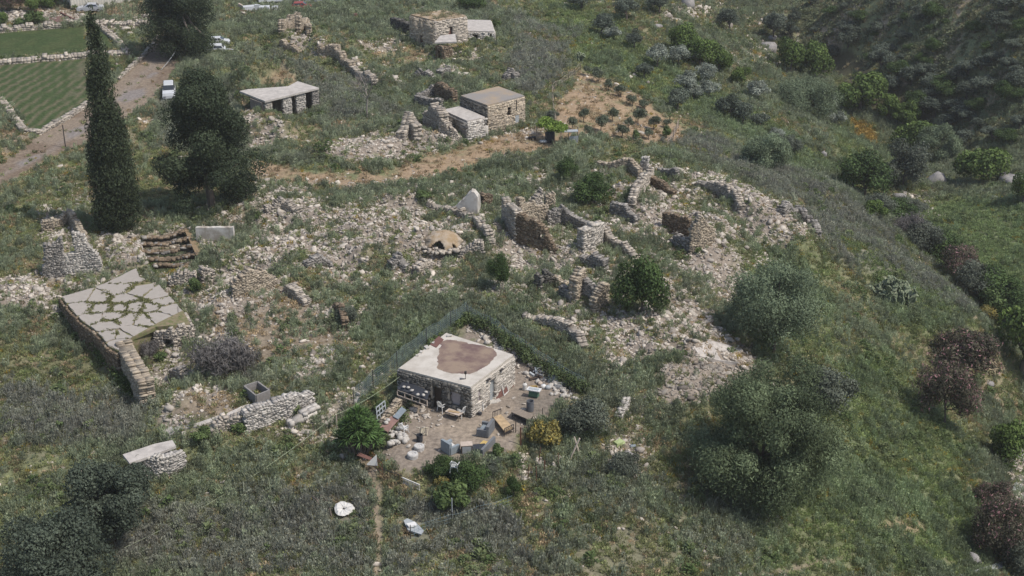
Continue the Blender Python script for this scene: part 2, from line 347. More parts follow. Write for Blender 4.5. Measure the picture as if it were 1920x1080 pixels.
rub = np.zeros(MX.shape)
for a_, b_ in R: rub = np.maximum(rub, a_*b_)
rubn = fbm(MX, MY, 3.5, 31, 4)
rub = np.clip(rub*1.15, 0, 1)*smooth(.26, .50, rubn+rub*.17)*(1-.82*smooth(.53, .62, fbm(MX, MY, 4.2, 33, 4))*(1-smooth(.93, 1.0, rub)))
rub = rub*(1-.82*area([(420,590),(520,572),(620,600),(640,660),(600,655),(480,680),(430,640)], 10))
rub = rub*(1-fieldA)*(1-fieldB*.97)*(1-road*.9)
rub = np.maximum(rub, .06*smooth(.45, .7, rubn)*(U < 1500)*(1-fieldA)*(1-fieldB)*(1-road))
bare = union(road, tan*.9, yard, soil*.85)
path = union(stroke([(650,842),(695,885),(706,930),(703,990),(702,1090)], 9, 4), stroke([(1580,1040),(1520,1062),(1440,1080)], 3, 3)*.6, stroke([(805,560),(800,520),(812,480)], 4, 3)*.5)
meadow = union(area([(1690,400),(1760,385),(1930,378),(1930,565),(1860,545),(1780,470)], 8), area([(1560,440),(1640,470),(1790,570),(1830,610),(1740,600),(1620,520)], 12)*.7)
lush = union(meadow, area([(1000,5),(1100,5),(1250,110),(1600,330),(1500,330),(1250,190),(1090,120)], 14)*.8, area([(1370,880),(1500,760),(1640,640),(1760,760),(1860,960),(1850,1080),(1400,1080)], 30)*.8,
             area([(1680,380),(1930,370),(1930,540),(1760,500)], 16)*.9, area([(1380,470),(1560,470),(1560,680),(1400,680)], 20)*.6, area([(1650,560),(1760,560),(1850,620),(1700,640)],12)*.6,
             area([(1560,220),(1720,300),(1640,360),(1560,330)], 12)*.6)
purple = union(area([(960,30),(1080,60),(1060,160),(1000,200),(960,180)], 14), area([(1180,260),(1300,250),(1620,380),(1850,600),(1760,570),(1560,480),(1500,400),(1380,330)], 12),
               area([(0,700),(300,760),(240,840),(0,850)], 25), area([(200,960),(690,900),(690,1090),(200,1090)], 25), area([(740,940),(960,960),(1010,1090),(720,1090)], 20),
               area([(350,620),(480,660),(470,720),(380,700)], 8), area([(300,170),(440,160),(460,300),(260,300)], 15)*.6, area([(440,80),(560,100),(700,180),(760,220),(600,230),(560,150)], 10)*.8, area([(1000,880),(1450,900),(1450,1090),(1000,1090)], 30)*.5)
orange = area([(1590,218),(1640,240),(1650,272),(1600,255)], 6)
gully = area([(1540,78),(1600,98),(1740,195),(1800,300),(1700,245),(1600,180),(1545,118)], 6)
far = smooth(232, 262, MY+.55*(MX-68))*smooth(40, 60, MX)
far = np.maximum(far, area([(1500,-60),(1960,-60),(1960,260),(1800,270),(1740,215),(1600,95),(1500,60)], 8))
# ---------------------------------------------------------------- ground colour
def lerp(a, b, m): return a*(1-m[..., None])+np.array(b)*m[..., None]
n1 = fbm(MX, MY, 6, 41); n2 = fbm(MX, MY, 1.6, 42, 3); n3 = fbm(MX, MY, 16, 43)
col = np.ones(MX.shape+(3,))*np.array((.16, .155, .085))
col = lerp(col, (.25, .20, .135), smooth(.50, .66, n1*.6+n2*.4))
col = lerp(col, (.15, .175, .085), smooth(.55, .35, n3)*.7)
col = lerp(col, (.125, .15, .075), lush*.8)
col = lerp(col, (.20, .185, .155), purple*.6)
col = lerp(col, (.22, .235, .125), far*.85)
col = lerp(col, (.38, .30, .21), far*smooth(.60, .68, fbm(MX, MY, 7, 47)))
col = lerp(col, (.29, .21, .135), tan*smooth(.25, .5, n2*.6+n1*.4))
col = lerp(col, (.22, .175, .13), soil*.85)
col = lerp(col, (.25, .21, .17), np.clip(rub*1.2, 0, 1))
col = lerp(col, (.225, .180, .135), road)
col = lerp(col, (.17, .128, .093), road*smooth(.45, .6, fbm(MX, MY, 4, 45)))
col = lerp(col, (.235, .20, .17), road*stroke([(0,330),(100,280),(200,205),(290,120)], 3, 5)*.6)
col = lerp(col, (.215, .19, .172), puddle)
col = lerp(col, (.235, .195, .155), yard); col = lerp(col, (.13, .14, .07), yard*area([(780,700),(850,625),(900,612),(950,650),(900,660)], 12)*smooth(.4, .6, n2))
col = lerp(col, (.30, .245, .185), yard*area([(800,800),(900,790),(960,760),(990,790),(940,830),(860,830)], 10)*.8)
col = lerp(col, (.16, .14, .115), yard*area([(960,745),(1060,735),(1050,770),(1000,780)], 8)*.6)
col = lerp(col, (.048, .070, .026), fieldA); col = lerp(col, (.064, .080, .032), fieldA*smooth(.45, .65, n2))
rows = (np.sin((MX-MY*.124+fbm(MX, MY, 12, 50)*2.2)*2*math.pi/1.5)*.5+.5)
col = lerp(col, (.050, .074, .028), fieldB); col = lerp(col, (.15, .125, .082), fieldB*smooth(.55, .95, rows+(n1-.5)*.7)*.75)
col = lerp(col, (.15, .125, .09), fieldB*area([(140,125),(168,120),(168,170),(120,190)], 10)*.5*smooth(.4, .6, n2))
col = lerp(col, (.15, .13, .09), fieldC); col = lerp(col, (.06, .10, .03), fieldC*smooth(.45, .6, vnoise(MX, MY, 1.1, 52)))
col = lerp(col, (.08, .105, .03), fieldD)
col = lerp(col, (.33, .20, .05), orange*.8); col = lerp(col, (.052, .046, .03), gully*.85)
col = lerp(col, (.27, .215, .16), path)
ny, nx = MX.shape
idx = np.arange(ny*nx).reshape(ny, nx)
Fq = np.stack([idx[:-1, :-1], idx[:-1, 1:], idx[1:, 1:], idx[1:, :-1]], -1).reshape(-1, 4)
M_ground = mat('ground soil and turf', (0, 0, 0), 1.0, noise=.42, nscale=2.6, bump=.06, attr='col', spec=.1)
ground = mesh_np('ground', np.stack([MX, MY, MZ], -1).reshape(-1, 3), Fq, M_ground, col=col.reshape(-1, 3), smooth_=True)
tag(ground, kind='structure')
# ---------------------------------------------------------------- footprints where nothing is scattered: filled in by the builders
NOTALL = [wp(a_, b_) for a_, b_ in (([(690,850),(720,885),(790,905),(800,925),(740,915),(690,900)],-.6), ([(622,948),(668,948),(672,985),(622,985)],-1.7), ([(745,980),(800,985),(805,1025),(750,1025)],-1.8), ([(940,800),(1000,830),(990,870),(930,860)],-.4), ([(1140,820),(1210,830),(1215,885),(1150,880)],-1), ([(860,595),(905,600),(1000,660),(1105,740),(1080,760),(960,690)],0))]
KEEP = []        # (polygon in world xy)
# ---------------------------------------------------------------- scattering
def samp(A, x, y):
    fx = np.clip((x-GX0)/GS, 0, len(gx)-1.001).astype(int)+18; fy = np.clip((y-GY0)/GS, 0, len(gy)-1.001).astype(int)+12
    return A[fy, fx]
def candidates(n, rate_near, rate_far):
    # uniform over the ground seen (plus a margin), thinner with distance
    u = rs.rand(n*3); y = 70+rs.rand(n*3)*255; x = (rs.rand(n*3)*2-1)*(y*.39+8)+2
    k = rs.rand(n*3) < (y*.39+8)/(325*.39+8); x, y = x[k], y[k]
    p = rate_near+(rate_far-rate_near)*smooth(90, 280, y); k = rs.rand(len(x)) < p; x, y = x[k], y[k]
    z = H(x, y); uu, vv = proj(x, y, z)
    k = (uu > -130) & (uu < 2050) & (vv > -90) & (vv < 1180); return x[k], y[k], z[k], uu[k], vv[k]
def leafy(n, r, h, leaf, up=.5, seed=0, dome=True):       # small plant of n leaf quads
    q = np.random.RandomState(seed); V = []; Fc = []
    for i in range(n):
        a = q.rand()*6.283; rr = r*math.sqrt(q.rand()); z = h*q.rand()
        if dome: rr *= math.sqrt(max(0.05, 1-(z/h)**2))
        c = np.array([rr*math.cos(a), rr*math.sin(a), z]); d = np.array([math.cos(a)*(1-up)+q.randn()*.3, math.sin(a)*(1-up)+q.randn()*.3, up+q.randn()*.25]); d /= np.linalg.norm(d)
        t = np.cross(d, q.randn(3)); t /= np.linalg.norm(t); L = leaf*(.6+.8*q.rand()); wv_ = L*.38
        b = len(V); V += [c-t*wv_, c-d*L*.5, c+t*wv_, c+d*L*.5+np.array([0, 0, L*.05])]; Fc.append((b, b+1, b+2, b+3))
    return np.array(V), np.array(Fc)
def blades(n, r, h, wid, seed=0, lean=.35):
    q = np.random.RandomState(seed); V = []; Fc = []
    for i in range(n):
        a = q.rand()*6.283; rr = r*q.rand(); c = np.array([rr*math.cos(a), rr*math.sin(a), 0]); b2 = q.rand()*6.283
        t = np.array([math.cos(b2), math.sin(b2), 0])*wid*(.6+.8*q.rand()); hh = h*(.5+.6*q.rand()); l = np.array([math.cos(a), math.sin(a), 0])*lean*hh*q.rand()*1.5
        b = len(V); V += [c-t, c+t, c+t*.5+l*.6+np.array([0, 0, hh*.7]), c-t*.2+l+np.array([0, 0, hh])]; Fc.append((b, b+1, b+2, b+3))
    return np.array(V), np.array(Fc)
def mix_mesh(*parts):
    V = []; Fc = []; n = 0
    for v, f in parts: V.append(v); Fc.append(f+n); n += len(v)
    return np.vstack(V), np.vstack(Fc)
def rockmesh(seed, flat=.7):
    bm = bmesh.new(); bmesh.ops.create_icosphere(bm, subdivisions=1, radius=.5); q = np.random.RandomState(seed)
    d = q.randn(3); d /= np.linalg.norm(d)
    for v_ in bm.verts:
        p = np.array(v_.co); p *= .75+.5*q.rand()
        for k in range(3): p[k] = np.clip(p[k], -.36, .36)
        p[2] *= flat; v_.co = Vector(p)
    V = np.array([v_.co for v_ in bm.verts]); Fc = np.array([[l.index for l in f.verts] for f in bm.faces]); bm.free(); return V, Fc
def scatter(name, x, y, z, rot, scl, var, cols, meshes, m, label=None, smooth_=False):
    col_ = bpy.data.collections.new(name+' kinds')
    for i, (V, Fc) in enumerate(meshes):
        o = mesh_np('%s_kind' % name, V, Fc, m, smooth_=smooth_); C.objects.unlink(o); col_.objects.link(o)
    me = bpy.data.meshes.new(name); P = np.stack([x, y, z], -1).astype(np.float32); me.vertices.add(len(P)); me.vertices.foreach_set('co', P.ravel())
    def att(n_, ty, a, key):
        q = me.attributes.new(n_, ty, 'POINT'); q.data.foreach_set(key, np.ascontiguousarray(a).ravel())
    att('rot', 'FLOAT_VECTOR', rot.astype(np.float32), 'vector'); att('scl', 'FLOAT_VECTOR', scl.astype(np.float32), 'vector')
    att('var', 'INT', var.astype(np.int32), 'value'); c4 = np.ones((len(x), 4), np.float32); c4[:, :3] = cols; att('tint', 'FLOAT_COLOR', c4, 'color')
    o = bpy.data.objects.new(name, me); C.objects.link(o); me.materials.append(m)
    g = bpy.data.node_groups.new(name+' scatter', 'GeometryNodeTree'); g.interface.new_socket('Geometry', in_out='INPUT', socket_type='NodeSocketGeometry'); g.interface.new_socket('Geometry', in_out='OUTPUT', socket_type='NodeSocketGeometry')
    N = g.nodes; L = g.links; gi = N.new('NodeGroupInput'); go = N.new('NodeGroupOutput'); ip = N.new('GeometryNodeInstanceOnPoints')
    ci = N.new('GeometryNodeCollectionInfo'); ci.inputs['Collection'].default_value = col_; ci.inputs['Separate Children'].default_value = True; ci.inputs['Reset Children'].default_value = True
    def na(n_, ty):
        a = N.new('GeometryNodeInputNamedAttribute'); a.data_type = ty; a.inputs['Name'].default_value = n_; return [s for s in a.outputs if s.enabled and s.name == 'Attribute'][0]
    L.new(gi.outputs[0], ip.inputs['Points']); L.new(ci.outputs[0], ip.inputs['Instance']); ip.inputs['Pick Instance'].default_value = True
    L.new(na('var', 'INT'), ip.inputs['Instance Index']); L.new(na('rot', 'FLOAT_VECTOR'), ip.inputs['Rotation']); L.new(na('scl', 'FLOAT_VECTOR'), ip.inputs['Scale'])
    L.new(ip.outputs[0], go.inputs[0])
    md = o.modifiers.new('scatter', 'NODES'); md.node_group = g
    tag(o, label=label, kind='stuff'); return o
M_leafi = mat('weed leaf', (0, 0, 0), .85, inst='tint', trans=.35, spec=.1)
M_rocki = mat('fallen limestone', (0, 0, 0), .95, noise=.25, nscale=9, inst='tint', spec=.15)
def keepmask(x, y):
    k = np.ones(len(x), bool)
    for P in KEEP:
        x0 = min(p[0] for p in P); x1 = max(p[0] for p in P); y0 = min(p[1] for p in P); y1 = max(p[1] for p in P)
        q = np.where((x > x0) & (x < x1) & (y > y0) & (y < y1))[0]
        if len(q): k[q[inpoly(x[q], y[q], P)]] = False
    return k
def run_scatter():
    dens = float(globals().get('DENS', 1.0))
    weedy = 1-np.clip(np.maximum.reduce([path*1.3, road*1.2, yard*1.1, fieldA, fieldB, fieldC*.7, soil*.75, tan*1.1]), 0, 1)
    # tall grey green thistles
    wn = fbm(MX, MY, 5, 61); wn2 = fbm(MX, MY, 13, 62)
    tall = weedy*np.clip(smooth(.42, .62, wn*.6+wn2*.4+purple*.07)*.9+.05, 0, 1)*(1-np.clip(rub*1.05, 0, .96))*(1-orange)*(1-gully*.9)*(1-.75*far)*(1-.85*meadow)
    x, y, z, u, v = candidates(int(330000*dens), 1.0, .42)
    k = (rs.rand(len(x)) < samp(tall, x, y)) & keepmask(x, y); k2 = ~np.zeros(len(x[k]), bool)
    x, y, z = x[k], y[k], z[k]
    for P_ in NOTALL:
        k2 &= ~inpoly(x, y, P_)
    x, y, z = x[k2], y[k2], z[k2]; n = len(x)
    pu = samp(purple, x, y); lu = samp(lush, x, y); big = 1+.35*smooth(120, 280, y)
    t = np.clip(fbm(x, y, 3, 63)+rs.randn(n)*.12, 0, 1)[:, None]
    c = np.array((.235, .285, .155))*(1-t)+np.array((.325, .35, .235))*t
    c = c*(1-lu[:, None]*.55)+np.array((.195, .275, .110))*lu[:, None]*.6
    c = c*(.72+.52*smooth(.3, .7, fbm(x, y, 1.6, 75)))[:, None]
    pm = (smooth(.35, .75, fbm(x, y, 2.2, 64)+pu*.25+rs.randn(n)*.1)*(.12+.40*pu))[:, None]
    c = c*(1-pm)+np.array((.315, .285, .275))*pm; c *= (.82+.36*rs.rand(n))[:, None]
    s = (.45+.85*rs.rand(n)**1.4)*big*(.7+.6*fbm(x, y, 4, 65)); s3 = np.stack([s, s, s*(.8+.5*rs.rand(n))], -1)
    rot = np.stack([rs.randn(n)*.12, rs.randn(n)*.12, rs.rand(n)*6.28], -1)
    kinds = [mix_mesh(blades(16, .24, .80, .020, i, .3), leafy(60, .34, .62, .115, .85, 10+i)) for i in range(4)]
    scatter('thistles', x, y, z, rot, s3, rs.randint(0, 4, n), c, kinds, M_leafi, 'tall grey green thistles and purple topped weeds over the ruined village')
    print('thistles', n)
    # low grass and herbs
    low = weedy*np.clip(.35+.9*smooth(.38, .6, fbm(MX, MY, 2.5, 66))+lush*.4, 0, 1)*(1-np.clip(rub*.85, 0, .85))
    low = np.maximum(low, np.maximum(tan*.13, soil*.10)); low = np.maximum(low, fieldC*.3)*(1-road*.95)*(1-yard*.97)*(1-gully*.9); low = np.maximum(low, orange)
    low = np.maximum(low, road*.02)*(1-path*.9)
    x, y, z, u, v = candidates(int(300000*dens), 1.0, .35)
    k = (rs.rand(len(x)) < samp(low, x, y)) & keepmask(x, y); x, y, z = x[k], y[k], z[k]; n = len(x)
    lu = samp(lush, x, y)[:, None]; ta = samp(np.maximum(tan, soil), x, y)[:, None]; og = samp(orange, x, y)[:, None]; fa = samp(far, x, y)[:, None]
    t = np.clip(fbm(x, y, 2, 67)+rs.randn(n)*.15, 0, 1)[:, None]
    c = np.array((.20, .245, .095))*(1-t)+np.array((.31, .30, .16))*t
    dry = (rs.rand(n)[:, None] < .10+.3*smooth(.55, .7, fbm(x, y, 3.5, 68))[:, None]+ta*.8)*(1-lu*.7)
    c = c*(1-dry)+np.array((.44, .34, .21))*dry; c = c*(1-lu*.6)+np.array((.19, .27, .095))*lu*.65; c = c*(1-og)+np.array((.36, .26, .08))*og
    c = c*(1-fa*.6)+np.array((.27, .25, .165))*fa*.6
    c = c*(.75+.5*smooth(.3, .7, fbm(x, y, 1.3, 76)))[:, None]
    me_ = samp(meadow, x, y)[:, None]; c = c*(1-me_*.7)+np.array((.26, .33, .15))*me_*.7
    yel = (rs.rand(n) < .012+.12*smooth(.62, .72, fbm(x, y, 4, 69)))[:, None]; c = np.where(yel, np.array((.36, .27, .05)), c); c *= (.7+.6*rs.rand(n))[:, None]
    s = (.6+.9*rs.rand(n))*(1+.5*smooth(120, 280, y)); s3 = np.stack([s, s, s*(.7+.5*rs.rand(n))], -1)
    rot = np.stack([rs.randn(n)*.15, rs.randn(n)*.15, rs.rand(n)*6.28], -1)
    kinds = [mix_mesh(blades(14, .22, .34, .018, 30+i, .7), leafy(20, .32, .20, .12, .8, 40+i)) for i in range(3)]
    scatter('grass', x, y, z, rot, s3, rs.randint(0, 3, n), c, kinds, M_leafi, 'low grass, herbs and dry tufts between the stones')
    print('grass', n)
    # low rounded bushes of herbs
    bush = weedy*smooth(.56, .68, fbm(MX, MY, 3, 70)+lush*.03)*(1-np.clip(rub, 0, .9))*.5
    bush = np.maximum(bush, far*.9*smooth(.34, .56, fbm(MX, MY, 4, 71)))*(1-gully)
    x, y, z, u, v = candidates(int(60000*dens), 1.0, .6)
    k = (rs.rand(len(x)) < samp(bush, x, y)) & keepmask(x, y); x, y, z = x[k], y[k], z[k]; n = len(x)
    fa = samp(far, x, y)
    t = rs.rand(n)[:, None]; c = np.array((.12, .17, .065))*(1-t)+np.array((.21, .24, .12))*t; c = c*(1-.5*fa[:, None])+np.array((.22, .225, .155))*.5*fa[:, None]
    s = (.5+.8*rs.rand(n)**2)*(1+fa*.25); s3 = np.stack([s*1.1, s*1.1, s], -1); rot = np.stack([rs.randn(n)*.1, rs.randn(n)*.1, rs.rand(n)*6.28], -1)
    kinds = [leafy(90, .55, .70, .20, .35, 50+i) for i in range(4)]
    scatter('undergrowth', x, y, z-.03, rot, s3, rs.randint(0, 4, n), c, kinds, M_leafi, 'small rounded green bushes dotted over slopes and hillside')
    print('bush', n)
    # fallen stones
    x, y, z, u, v = candidates(int(330000*dens), 1.0, .5)
    r_ = samp(rub, x, y); k = (rs.rand(len(x)) < np.clip(r_*1.5, 0, 1)*.97) & keepmask(x, y); x, y, z, r_ = x[k], y[k], z[k], r_[k]; n = len(x)
    t = np.clip(fbm(x, y, 2.5, 72)*1.1-.05+rs.randn(n)*.2, 0, 1)[:, None]
    c = np.array((.32, .285, .245))*(1-t)+np.array((.55, .49, .41))*t
    dk = (rs.rand(n)[:, None] < .16); c = np.where(dk, c*np.array((.55, .54, .54)), c); c *= (.8+.35*rs.rand(n))[:, None]
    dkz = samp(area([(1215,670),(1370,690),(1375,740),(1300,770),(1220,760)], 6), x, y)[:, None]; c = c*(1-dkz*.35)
    s = .15+.30*rs.rand(n)**2+.60*(rs.rand(n) < .09)*rs.rand(n)**1.5; s *= 1+.45*smooth(140, 260, y)
    s3 = np.stack([s*(1+.7*rs.rand(n)), s*(.8+.3*rs.rand(n)), s*(.7+.4*rs.rand(n))], -1); rot = np.stack([rs.randn(n)*.4, rs.randn(n)*.4, rs.rand(n)*6.28], -1)
    scatter('rubble', x, y, z+s*.08, rot, s3, rs.randint(0, 8, n), c, [rockmesh(80+i) for i in range(8)], M_rocki, 'loose pale limestone rubble fallen from the ruined walls')
    print('rubble', n)
# ---------------------------------------------------------------- masonry: walls laid stone by stone
CORN = np.array([(-1,-1,-1),(1,-1,-1),(1,1,-1),(-1,1,-1),(-1,-1,1),(1,-1,1),(1,1,1),(-1,1,1)], float)
M_stone = mat('limestone masonry', (0, 0, 0), .95, noise=.22, nscale=7, bump=.02, attr='col', spec=.12)
M_mortar = mat('wall core of earth and mortar', (.20, .175, .15), 1, noise=.3, nscale=5)
PAL = dict(pale=[(.50,.455,.40),(.40,.365,.325),(.57,.52,.455),(.33,.305,.28)], grey=[(.33,.315,.30),(.26,.25,.24),(.40,.38,.36),(.19,.185,.18)],
           tan=[(.46,.40,.32),(.40,.345,.28),(.52,.46,.375),(.34,.30,.25)], soot_shade=[(.12,.118,.112),(.075,.073,.072),(.23,.22,.205),(.16,.155,.145)],
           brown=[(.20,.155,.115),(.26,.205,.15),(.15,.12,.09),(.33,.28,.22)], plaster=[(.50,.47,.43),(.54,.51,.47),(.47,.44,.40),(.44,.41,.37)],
           white=[(.55,.53,.50),(.48,.46,.44),(.60,.575,.54),(.38,.365,.35)])
class Stones:
    def __init__(s, seed=0): s.c = []; s.h = []; s.a = []; s.k = []; s.j = []; s.q = np.random.RandomState(seed); s.core = MB()
    def put(s, c, half, ang, colr, jit=.03): s.c.append(c); s.h.append(half); s.a.append(ang); s.k.append(colr); s.j.append(jit)
    def colr(s, pal):
        P = PAL[pal]; b = np.array(P[s.q.choice(4, p=[.34,.3,.22,.14])]); return b*np.array((1.0, .965, .905))*(.60+.38*s.q.rand())
    def wall(s, pts, hs, thick=.6, sl=.25, sh=.145, pal='pale', jag=.25, ops=(), follow=True, core=True, jit=.045, base=None, gap=.006, corew=.86, lum=1.0):
        """pts: xy list, hs: height at each; ops: (seg, s0, s1, z0, z1)"""
        for i in range(len(pts)-1):
            a = np.array(pts[i], float); b = np.array(pts[i+1], float); L = np.hypot(*(b-a)); d = (b-a)/L; n = np.array([-d[1], d[0]]); ang = math.atan2(d[1], d[0])
            m = max(int(L/.5), 2); tt = np.linspace(0, 1, m); gz = H(a[0]+d[0]*L*tt, a[1]+d[1]*L*tt)
            z0 = (base if base is not None else float(gz.min()))-.15
            hmax = max(hs[i], hs[i+1])+.5+(float(gz.max())-z0)
            O = [o[1:] for o in ops if o[0] == i]; z = z0; ph = s.q.rand()*10
            while z < z0+hmax:
                ch = sh*(.8+.45*s.q.rand()); x = -s.q.rand()*sl
                while x < L+(.0 if i < len(pts)-2 else 0):
                    w_ = sl*(.6+.9*s.q.rand()); xa, xb = max(x, -thick*.3), min(x+w_, L+thick*.3); x += w_
                    if xb-xa < .08: continue
                    xm = (xa+xb)/2; t = min(max(xm/L, 0), 1); g = float(np.interp(t, tt, gz)); hh = hs[i]*(1-t)+hs[i+1]*t
                    top = (g if follow else z0+.15)+hh+jag*(vnoise(np.array([xm+ph*3]), np.array([ph]), .8)[0]-.5)*2
                    if z+ch*.6 > top or z+ch < g-.35: continue
                    zr = z-(z0+.15)
                    if any(o[0]-.02 < xm < o[1]+.02 and o[2] < zr+ch/2 < o[3] for o in O): continue
                    for sd_ in ((-1, 1) if thick > .35 else (0,)):
                        hw = thick/4 if sd_ else thick/2; off = sd_*thick/4+s.q.randn()*.015
                        p = a+d*xm+n*off; s.put((p[0], p[1], z+ch/2+s.q.randn()*.018), ((xb-xa)/2-gap, hw+s.q.rand()*(.03 if lum == 1.0 else .006), (ch/2-gap*.7)*(.8+.4*s.q.rand())), ang+s.q.randn()*(.09 if lum == 1.0 else .02), s.colr(pal)*lum, jit)
                z += ch
            if core:
                ct = thick*(corew if lum == 1.0 else .965); xs = sorted({0.0, L} | {o[0] for o in O} | {o[1] for o in O})
                for xa, xb in zip(xs[:-1], xs[1:]):
                    if xb-xa < .02: continue
                    xm = (xa+xb)/2; hh = lambda q_: hs[i]*(1-q_/L)+hs[i+1]*q_/L
                    g = lambda q_: float(np.interp(q_/L, tt, gz)) if follow else z0+.15
                    spans = [(z0-.3, None)]; 
                    for o in O:
                        if o[0] < xm < o[1]: spans = [(z0-.3, z0+.15+o[2]), (z0+.15+o[3], None)]
                    for lo, hi in spans:
                        ta = g(xa)+hh(xa)-jag*.6-.06 if hi is None else hi; tb = g(xb)+hh(xb)-jag*.6-.06 if hi is None else hi
                        if ta-lo < .05 and tb-lo < .05: continue
                        ta = max(ta, lo+.02); tb = max(tb, lo+.02)
                        pa = a+d*xa; pb = a+d*xb; q = [pa-n*ct/2, pb-n*ct/2, pb+n*ct/2, pa+n*ct/2]
                        s.core.add([(*q[k], lo) for k in range(4)]+[(*q[k], [ta, tb, tb, ta][k]) for k in range(4)], BOXF, tuple(float(c_)*(.62 if lum == 1.0 else .85) for c_ in np.mean(PAL[pal], 0)*np.array((1.0, .965, .905))))
        return s
    def heap(s, c, r, n, size=.25, hh=.5, pal='pale'):
        for _ in range(n):
            a = s.q.rand()*6.28; rr = r*math.sqrt(s.q.rand()); x, y = c[0]+rr*math.cos(a), c[1]+rr*math.sin(a)
            z = float(H(x, y))+hh*max(0, 1-rr/r)*s.q.rand(); k = size*(.5+.8*s.q.rand()); s.put((x, y, z), (k*.6, k*.45, k*.35), a, s.colr(pal), k*.15)
        return s
    def mesh(s):
        n = len(s.c); c = np.array(s.c); h = np.array(s.h); a = np.array(s.a); j = np.array(s.j)
        P = CORN[None]*h[:, None]+s.q.uniform(-1, 1, (n, 8, 3))*np.minimum(j[:, None, None], h[:, None]*.45)
        X = P[..., 0]*np.cos(a)[:, None]-P[..., 1]*np.sin(a)[:, None]; Y = P[..., 0]*np.sin(a)[:, None]+P[..., 1]*np.cos(a)[:, None]
        V = np.stack([X, Y, P[..., 2]], -1)+c[:, None]; Fc = (BOXF[None]+np.arange(n)[:, None, None]*8).reshape(-1, 4)
        V = V.reshape(-1, 3); K = np.repeat(np.array(s.k), 8, 0)
        if s.core.n:
            Fc = np.vstack([Fc, np.array(s.core.f)+len(V)]); V = np.vstack([V, np.array(s.core.v)]); K = np.vstack([K, np.array(s.core.c)])
        return V, Fc, K
    def build(s, name, parent=None, m=None):
        V, Fc, K = s.mesh(); return mesh_np(name, V, Fc, m or M_stone, parent, K)
SEED = [100]
def ruin(label, runs, name='ruined_wall', cat='ruined wall', group=None, heaps=()):
    """runs: list of (list of (u, v, h), options)"""
    SEED[0] += 1; s = Stones(SEED[0])
    for pts, o in runs:
        w_ = [G(u, v) for u, v, h in pts]; s.wall([(p.x, p.y) for p in w_], [h*(1.15 if name == 'ruined_wall' else 1) for _, _, h in pts], **o)
    for (u, v), r, n, z, pal in heaps: p = G(u, v); s.heap(p, r, n, z, .5, pal)
    o = s.build(name); return tag(o, label, cat, group)
def R_(pts, **k): return (pts, k)
ruin('high roofless wall with a small niche, dark inner face, leaning gable slope to the right', [R_([(971,452,2.7),(1004,459,2.5),(1024,466,2.0),(1042,471,.3)], thick=.6, pal='brown', ops=((1, .4, 1.1, .9, 1.6),)), R_([(971,452,2.7),(957,436,2.6),(948,418,2.2)], thick=.8, pal='pale', jag=.4)])
ruin('sunlit pale back wall of the roofless room with a little arched hole', [R_([(972,426,2.6),(999,424,2.3),(1024,420,2.1)], thick=.5, pal='tan', jag=.45)])
ruin('pair of tall broken wall stumps beside a doorway gap, behind the roofless room', [R_([(1000,404,1.8),(1013,402,2.6)], thick=.6), R_([(1024,398,1.6),(1037,396,2.1)], thick=.6, pal='tan')])
ruin('long grey wall closing the weed-filled roofless room on its far side', [R_([(1028,422,1.2),(1054,420,1.9),(1078,428,1.3),(1100,436,1.1)], thick=.6, pal='grey')])
ruin('broken wall running downhill from the pale masonry block towards the round green tree', [R_([(1120,452,1.7),(1150,466,1.2),(1184,484,.8),(1190,490,.9)], thick=.7, pal='pale', jag=.35)])
ruin('leaning block of pale dressed masonry with straight courses, edge of the roofless room', [R_([(1091,468,2.3),(1108,464,2.5),(1124,459,2.2)], thick=.9, sl=.45, sh=.24, pal='plaster', jag=.12)], name='masonry_block', cat='masonry block')
ruin('low dark-faced rubble wall below the pale masonry block', [R_([(1092,492,.5),(1112,500,1.2),(1134,508,.9)], thick=.8, pal='grey', jag=.3)])
ruin('short stump of reddish stone beside the white vault fragment', [R_([(904,391,1.3),(918,389,1.7)], thick=.7, pal='brown', jag=.5)])
ruin('low curving garden wall winding behind the earth-topped dome', [R_([(804,392,.8),(835,399,.7),(866,407,.8),(881,418,.9),(902,434,.9),(916,448,.8),(921,458,.4)], thick=.7, pal='pale')])
ruin('long ragged wall stepping down to a corner, topmost of the ruins beside the purple slope', [R_([(1123,313,.5),(1150,318,.9),(1182,323,1.4),(1199,335,.9)], thick=.6, pal='tan')])
ruin('sunlit diagonal wall ridge climbing to the corner of the upper ruins', [R_([(1219,339,1.3),(1200,362,1.3),(1184,388,1.0)], thick=.8, pal='pale', jag=.35)])
ruin('straight wall with a shaded dark face, right of the sunlit diagonal ridge', [R_([(1219,349,1.2),(1242,359,1.2),(1264,368,.4)], thick=.6, pal='brown')])
ruin('short grey wall behind the shaded wall of the upper ruins', [R_([(1238,327,.6),(1268,333,.9)], thick=.6, pal='grey')])
ruin('narrow upright stump of pale stone at the corner of the upper ruins', [R_([(1204,323,1.5),(1213,325,1.8)], thick=.6, pal='white', jag=.4)])
ruin('bent broken wall on the bank above the two bushy trees, dark below its edge', [R_([(1147,402,1.3),(1172,407,1.2),(1193,420,.7)], thick=.6, pal='grey', jag=.3)])
ruin('back wall of the dark roofless pit, browned by weeds', [R_([(1246,424,1.5),(1266,428,1.5),(1292,432,1.0)], thick=.6, pal='brown', jag=.4)])
ruin('straight front wall of the dark roofless pit', [R_([(1254,456,.6),(1272,464,1.1),(1292,474,1.5)], thick=.6, pal='grey')])
ruin('tall pale fin of ruined masonry rising at the corner of the dark pit', [R_([(1293,475,2.6),(1308,468,2.9),(1334,454,1.3)], thick=.7, pal='tan', jag=.5)])
